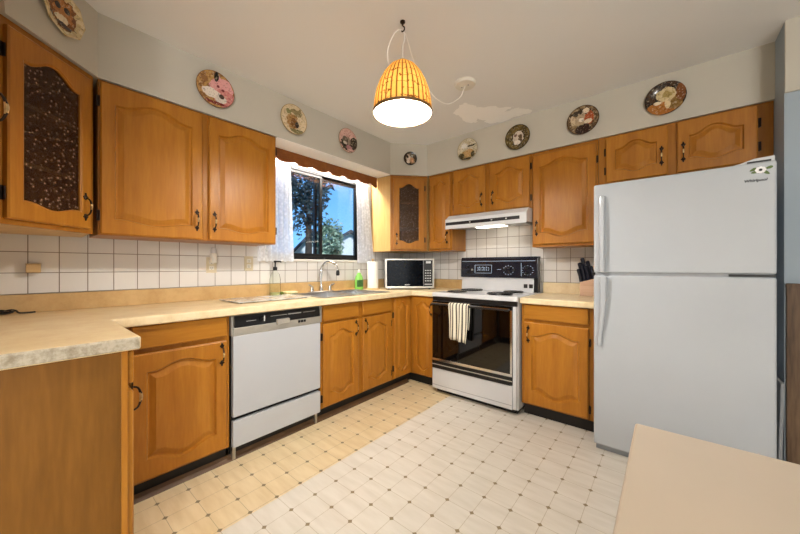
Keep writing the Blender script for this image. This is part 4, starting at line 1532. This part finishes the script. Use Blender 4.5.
# ---------------------------------------------------------------- decorative plates
def plate_mat(name, base, rim, R, shapes, seed):
    m, nt, b = new_mat(name)
    tc = N(nt, 'ShaderNodeTexCoord')
    sp = N(nt, 'ShaderNodeVectorMath', operation='MULTIPLY')
    sp.inputs[1].default_value = (1 / R, 0, 1 / R)
    nt.links.new(tc.outputs['Object'], sp.inputs[0])
    ad = N(nt, 'ShaderNodeVectorMath', operation='ADD')
    ad.inputs[1].default_value = (seed * 3.1, seed, seed * 1.7)
    nt.links.new(sp.outputs[0], ad.inputs[0])
    nz = N(nt, 'ShaderNodeTexNoise')
    nz.inputs['Scale'].default_value = 4.2
    nz.inputs['Detail'].default_value = 5
    nt.links.new(ad.outputs[0], nz.inputs['Vector'])
    cur = mix_col(nt, math_node(nt, 'GREATER_THAN', nz.outputs['Fac'], 0.5), C(base[0]), C(base[1]))
    for (cx, cz, rx, rz, hexs, wob) in shapes:
        vs = N(nt, 'ShaderNodeVectorMath', operation='SUBTRACT')
        vs.inputs[1].default_value = (cx, 0, cz)
        nt.links.new(sp.outputs[0], vs.inputs[0])
        vm = N(nt, 'ShaderNodeVectorMath', operation='MULTIPLY')
        vm.inputs[1].default_value = (1 / rx, 0, 1 / rz)
        nt.links.new(vs.outputs[0], vm.inputs[0])
        ln = N(nt, 'ShaderNodeVectorMath', operation='LENGTH')
        nt.links.new(vm.outputs[0], ln.inputs[0])
        d = math_node(nt, 'ADD', ln.outputs['Value'], math_node(nt, 'MULTIPLY', math_node(nt, 'SUBTRACT', nz.outputs['Fac'], 0.5), wob))
        cur = mix_col(nt, math_node(nt, 'LESS_THAN', d, 1.0), cur, C(hexs))
    rl = N(nt, 'ShaderNodeVectorMath', operation='LENGTH')
    nt.links.new(sp.outputs[0], rl.inputs[0])
    cur = mix_col(nt, math_node(nt, 'GREATER_THAN', rl.outputs['Value'], 0.96), cur, C(rim))
    n2 = N(nt, 'ShaderNodeTexNoise')
    n2.inputs['Scale'].default_value = 7.0
    n2.inputs['Detail'].default_value = 6
    n2.inputs['Roughness'].default_value = 0.7
    nt.links.new(ad.outputs[0], n2.inputs['Vector'])
    inner = math_node(nt, 'LESS_THAN', rl.outputs['Value'], 0.9)
    dk = math_node(nt, 'MULTIPLY', math_node(nt, 'LESS_THAN', n2.outputs['Fac'], 0.43), math_node(nt, 'MULTIPLY', inner, 0.55))
    lt = math_node(nt, 'MULTIPLY', math_node(nt, 'GREATER_THAN', n2.outputs['Fac'], 0.58), math_node(nt, 'MULTIPLY', inner, 0.45))
    cur = mix_col(nt, dk, cur, C('#3a2616'))
    cur = mix_col(nt, lt, cur, C('#d9cbb0'))
    nt.links.new(cur, b.inputs['Base Color'])
    b.inputs['Roughness'].default_value = 0.15
    return m

def plate(loc, rotz, R, label, mat, seg=40, tilt=0.0):
    bm = BM()
    lathe(bm, [(0.0, -0.004), (R * 0.55, -0.004), (R * 0.66, -0.008), (R * 0.95, -0.019), (R, -0.019), (R, -0.015), (R * 0.7, -0.002), (R * 0.5, 0.0), (0.0, 0.0)], seg, (0, 0, 0), 'y')
    o = link('decorative_plate', bm, mat, loc=loc, rotz=rotz, smooth=seg > 12)
    return tag(o, label, 'plate', 'decorative plates on the soffit')
SX = 0.329
# octagonal plate, left corner
dx_, dy_ = -0.29 / W_SW, 0.292 / W_SW
pm = plate_mat('plate_picture_brown', ('#d9c7a0', '#c9b284'), '#b89c68', 0.100, [(0.0, 0.0, 0.62, 0.72, '#7a4a22', 0.9), (0.05, 0.1, 0.45, 0.5, '#b0743a', 1.6), (-0.2, 0.25, 0.14, 0.14, '#2c1a0e', 0.6), (0.22, 0.25, 0.14, 0.14, '#2c1a0e', 0.6), (0.0, -0.28, 0.32, 0.2, '#e0cfa8', 1.0), (0.02, -0.5, 0.4, 0.12, '#3a2412', 1.2)], 1)
plate((0.62 + dx_ * 0.219 + 0.001, -3.144 + dy_ * 0.219 + 0.001, 2.292), math.radians(135), 0.100, 'octagonal cream plate with a brown animal face above the pebbled glass cabinet', pm, seg=8)
pm = plate_mat('plate_picture_pink', ('#8c6238', '#b58a50'), '#6a4a2a', 0.115, [(0.30, 0.20, 0.60, 0.55, '#d99a98', 0.5), (0.45, -0.35, 0.52, 0.55, '#c97c78', 0.7), (0.05, 0.72, 0.12, 0.25, '#17120e', 0.3), (-0.22, -0.22, 0.5, 0.27, '#e6d8cc', 0.7), (0.28, -0.45, 0.30, 0.25, '#d9cbc0', 0.9), (0.34, -0.26, 0.13, 0.13, '#4a3c34', 0.8), (0.15, 0.25, 0.08, 0.08, '#7c3438', 0.5), (0.42, 0.12, 0.08, 0.08, '#7c3438', 0.5), (0.0, -0.74, 0.6, 0.1, '#7a2a24', 1.0)], 2)
plate((SX, -2.302, 2.286), PI / 2, 0.113, 'round plate with pink flowers and a white animal, above the two-door wall cabinet', pm)
pm = plate_mat('plate_picture_cream', ('#d8c4a2', '#cdb792'), '#9c8458', 0.113, [(-0.05, -0.1, 0.42, 0.60, '#a47c48', 1.5), (0.1, -0.2, 0.28, 0.34, '#7a5226', 1.8), (0.3, -0.25, 0.14, 0.22, '#2c1e12', 1.2), (0.25, 0.55, 0.42, 0.22, '#8a7a52', 2.6), (0.2, -0.75, 0.5, 0.16, '#7a7248', 1.5), (-0.35, 0.45, 0.2, 0.15, '#7d7a4a', 2.4)], 3)
plate((SX, -1.745, 2.290), PI / 2, 0.113, 'round cream plate with tan and green picture, above the left end of the valance', pm)
pm = plate_mat('plate_picture_rose', ('#c79a90', '#d0a79c'), '#8a7a60', 0.108, [(0.05, -0.32, 0.80, 0.55, '#3a3028', 0.8), (0.65, -0.05, 0.34, 0.5, '#241c16', 0.4), (-0.25, 0.02, 0.30, 0.36, '#77685a', 1.6), (0.2, 0.0, 0.2, 0.3, '#8a7868', 1.8), (-0.25, -0.2, 0.2, 0.12, '#d6c6b0', 1.8), (0.2, -0.5, 0.30, 0.20, '#a8787c', 0.9), (0.3, -0.72, 0.35, 0.10, '#cfa49a', 0.9)], 4)
plate((SX, -1.201, 2.291), PI / 2, 0.108, 'round plate with dusty pink top and dark animals, above the middle of the valance', pm)
nx, ny = 0.262 / W_NE, 0.296 / W_NE
pm = plate_mat('plate_picture_dark', ('#241a10', '#3a2c1a'), '#1a140c', 0.070, [(-0.25, 0.12, 0.38, 0.55, '#cfc0b0', 1.3), (0.3, -0.2, 0.35, 0.5, '#b08a66', 1.2), (-0.3, -0.5, 0.25, 0.25, '#ddd2c6', 0.9), (-0.4, 0.3, 0.18, 0.2, '#1c140c', 0.8), (0.2, 0.5, 0.3, 0.2, '#5c4a26', 1.2), (0.35, -0.35, 0.14, 0.2, '#e2b592', 0.8)], 5)
plate((0.33 + nx * 0.208 + ny * 0.001, -0.609 + ny * 0.208 - nx * 0.001, 2.292), math.atan2(0.296, 0.262), 0.070, 'smallest round plate, dark with pale figures, above the corner cabinet over the microwave', pm)
YS = -0.314
pm = plate_mat('plate_picture_winter', ('#cfc6b0', '#bdb296'), '#a59a80', 0.108, [(0.0, -0.45, 0.75, 0.48, '#a08148', 0.9), (0.05, -0.3, 0.42, 0.36, '#c09a66', 1.2), (-0.6, -0.5, 0.25, 0.3, '#4c3f22', 1.0), (0.5, -0.5, 0.22, 0.3, '#4c3f22', 1.2), (0.25, 0.32, 0.50, 0.07, '#4a4636', 1.6), (-0.3, 0.4, 0.3, 0.2, '#dcd8d0', 1.2), (0.0, -0.8, 0.5, 0.1, '#33280f', 1.0)], 6)
plate((1.072, YS, 2.284), 0, 0.108, 'round pale plate with tan scene and dark branch, left one above the hood cabinet', pm)
pm = plate_mat('plate_picture_olive', ('#4a3c1c', '#6c5a2e'), '#2f2612', 0.108, [(0.05, 0.0, 0.55, 0.62, '#3a2e18', 0.8), (0.0, -0.02, 0.42, 0.55, '#cdbfae', 0.8), (0.12, 0.1, 0.12, 0.10, '#5a4436', 0.8), (-0.18, 0.2, 0.14, 0.10, '#6a4c44', 0.8), (0.2, -0.15, 0.14, 0.36, '#57442e', 1.3), (-0.05, -0.4, 0.25, 0.18, '#e6dcd0', 0.7)], 7)
plate((1.555, YS, 2.278), 0, 0.108, 'round plate with dark olive border and white animal, right one above the hood cabinet', pm)
pm = plate_mat('plate_picture_rust', ('#5c4630', '#8a7250'), '#3a2a18', 0.110, [(-0.1, 0.5, 0.6, 0.3, '#332312', 1.5), (-0.1, 0.1, 0.62, 0.42, '#b09a7c', 1.9), (0.35, 0.1, 0.32, 0.4, '#a4502c', 1.3), (0.0, -0.62, 0.50, 0.35, '#2e150c', 0.8), (0.2, 0.62, 0.2, 0.16, '#dccdb4', 1.0), (-0.1, 0.05, 0.2, 0.12, '#e4d8c6', 1.4), (0.3, -0.1, 0.25, 0.14, '#dcc9ac', 1.5), (-0.6, 0.1, 0.14, 0.36, '#c6b090', 1.4)], 8)
plate((2.055, YS, 2.280), 0, 0.110, 'round brown plate with rust-red accent, above the tall cabinet beside the refrigerator', pm)
pm = plate_mat('plate_picture_orange', ('#2a1a10', '#43301e'), '#1c120a', 0.114, [(-0.1, -0.52, 0.75, 0.42, '#a5682a', 0.3), (0.45, -0.35, 0.32, 0.42, '#8a6a36', 0.7), (0.7, 0.15, 0.22, 0.5, '#7a4a26', 0.6), (0.05, 0.22, 0.44, 0.40, '#cbb68a', 0.6), (0.1, 0.2, 0.26, 0.22, '#a08a52', 2.2), (0.12, -0.30, 0.14, 0.30, '#dcc79c', 0.5), (-0.35, -0.18, 0.2, 0.1, '#e2d2b4', 0.6)], 9)
plate((2.542, YS, 2.283), 0, 0.109, 'round dark plate with cream bouquet and orange-brown base, above the refrigerator cabinet', pm)

# ---------------------------------------------------------------- outside the window
struct('ground_outside', bx(-60, -0.4, -20, 60, -1.3, -1.2), plain('lawn', '#6d7a4a', 0.9, var=0.3, scale=2))
def gable_house(loc, rotz, w, d, hw_, hr, label, wallmat):
    h = empty('house', loc, rotz, label, 'house', 'houses beyond the window')
    bm = BM()
    prism(bm, [(-w / 2, 0), (w / 2, 0), (w / 2, hw_), (0, hw_ + hr), (-w / 2, hw_)], 'y', 0, d)
    link('wall', bm, wallmat, h)
    bm = BM()
    e = 0.45
    k = hr / (w / 2)
    t = 0.28
    for s in (-1, 1):
        prism(bm, [(0, hw_ + hr + 0.02), (s * (w / 2 + e), hw_ - e * k + 0.02), (s * (w / 2 + e), hw_ - e * k + 0.02 + t), (0, hw_ + hr + 0.02 + t)], 'y', -0.5, d + 0.4)
    link('roof', bm, plain('dark_shingles', '#39404a', 0.8, var=0.2, scale=3), h)
    bm = BM()
    for k2 in range(int(hw_ / 0.35)):
        box(bm, -w / 2, w / 2, -0.025, 0, 0.35 * k2, 0.35 * k2 + 0.33)
    link('siding', bm, wallmat, h)
    return h
M['housewhite'] = plain('pale_siding', '#cfd4d8', 0.8, var=0.05, scale=2)
M['housegrey'] = plain('grey_siding', '#c3cdd4', 0.8, var=0.05, scale=2)
gable_house((-20.0, 16.6, -1.2), math.radians(60), 7.6, 6.0, 3.1, 2.35, 'pale gabled house with dark roof in the right window pane', 'housewhite')
gable_house((-17.5, 10.7, -1.2), math.radians(60), 2.9, 3.0, 3.1, 1.6, 'small pale gabled outbuilding below the dark tree in the left window pane', 'housegrey')

def leaf_mat(name, a, b):
    m, nt, bs = new_mat(name)
    tc = N(nt, 'ShaderNodeTexCoord')
    nz = N(nt, 'ShaderNodeTexNoise')
    nz.inputs['Scale'].default_value = 2.2
    nz.inputs['Detail'].default_value = 4
    nt.links.new(tc.outputs['Object'], nz.inputs['Vector'])
    r = N(nt, 'ShaderNodeValToRGB')
    r.color_ramp.elements[0].position = 0.35
    r.color_ramp.elements[1].position = 0.65
    r.color_ramp.elements[0].color = C(a)
    r.color_ramp.elements[1].color = C(b)
    nt.links.new(nz.outputs['Fac'], r.inputs[0])
    nt.links.new(r.outputs[0], bs.inputs['Base Color'])
    bs.inputs['Roughness'].default_value = 0.8
    return m
M['darkleaf'] = leaf_mat('dark_conifer_leaves', '#1d2a30', '#42555a')
M['paleleaf'] = leaf_mat('pale_bush_leaves', '#4d6a55', '#a9bda2')
M['bark'] = plain('tree_bark', '#3b3128', 0.9, var=0.3, scale=6)
def tree(name, loc, H, R, zc, leafmat, label, count, size, seed, cone=False):
    random.seed(seed)
    t = empty(name, loc, 0, label, 'tree', 'trees beyond the window')
    bm = BM()
    tube(bm, [(0, 0, 0), (0.1, 0, H * 0.4), (0, 0.05, H * 0.85)], [0.22, 0.16, 0.04], 8)
    for k in range(9):
        a = random.uniform(0, 2 * PI)
        z = zc - 0.3 * H + 0.07 * H * k
        tube(bm, [(0.05, 0, z), (R * 0.7 * math.cos(a), R * 0.7 * math.sin(a), z + 0.25 * R)], [0.06, 0.015], 5)
    link('trunk', bm, 'bark', t)
    bm = BM()
    for k in range(count):
        th, cz = random.uniform(0, 2 * PI), random.uniform(-1, 1)
        rr = random.uniform(0.35, 1.0) ** 0.5
        if cone:
            z = zc - 0.5 * H + H * random.random() ** 1.1
            q = R * (1 - (z - (zc - 0.5 * H)) / H) * (0.75 + 0.3 * math.sin(z * 4.0)) * rr
            p = Vector((q * math.cos(th), q * math.sin(th), z - 0.15 * q))
        else:
            sxy = math.sqrt(1 - cz * cz)
            lump = 1 + 0.25 * math.sin(3 * th + seed) * math.cos(4 * cz)
            p = Vector((R * rr * lump * sxy * math.cos(th), R * rr * lump * sxy * math.sin(th), zc + 0.38 * H * rr * lump * cz))
        d = Vector((random.gauss(0, 1), random.gauss(0, 1), random.gauss(0, .6))).normalized()
        e = d.cross(Vector((random.gauss(0, 1), random.gauss(0, 1), random.gauss(0, 1)))).normalized()
        s = size * random.uniform(0.6, 1.4)
        vs = [bm.verts.new(p + d * s), bm.verts.new(p + e * s * 0.45), bm.verts.new(p - d * s), bm.verts.new(p - e * s * 0.45)]
        bm.faces.new(vs)
    link('foliage', bm, leafmat, t)
    return t
tree('conifer_tree', (-11.0, 6.0, -1.2), 8.6, 1.15, 7.1, 'darkleaf', 'dark tall tree filling the upper left window pane', 3600, 0.13, 4)
tree('bush_tree', (-14.6, 10.1, -1.2), 3.9, 0.95, 3.9, 'paleleaf', 'pale green leafy tree in front of the right-hand house', 2600, 0.12, 9)
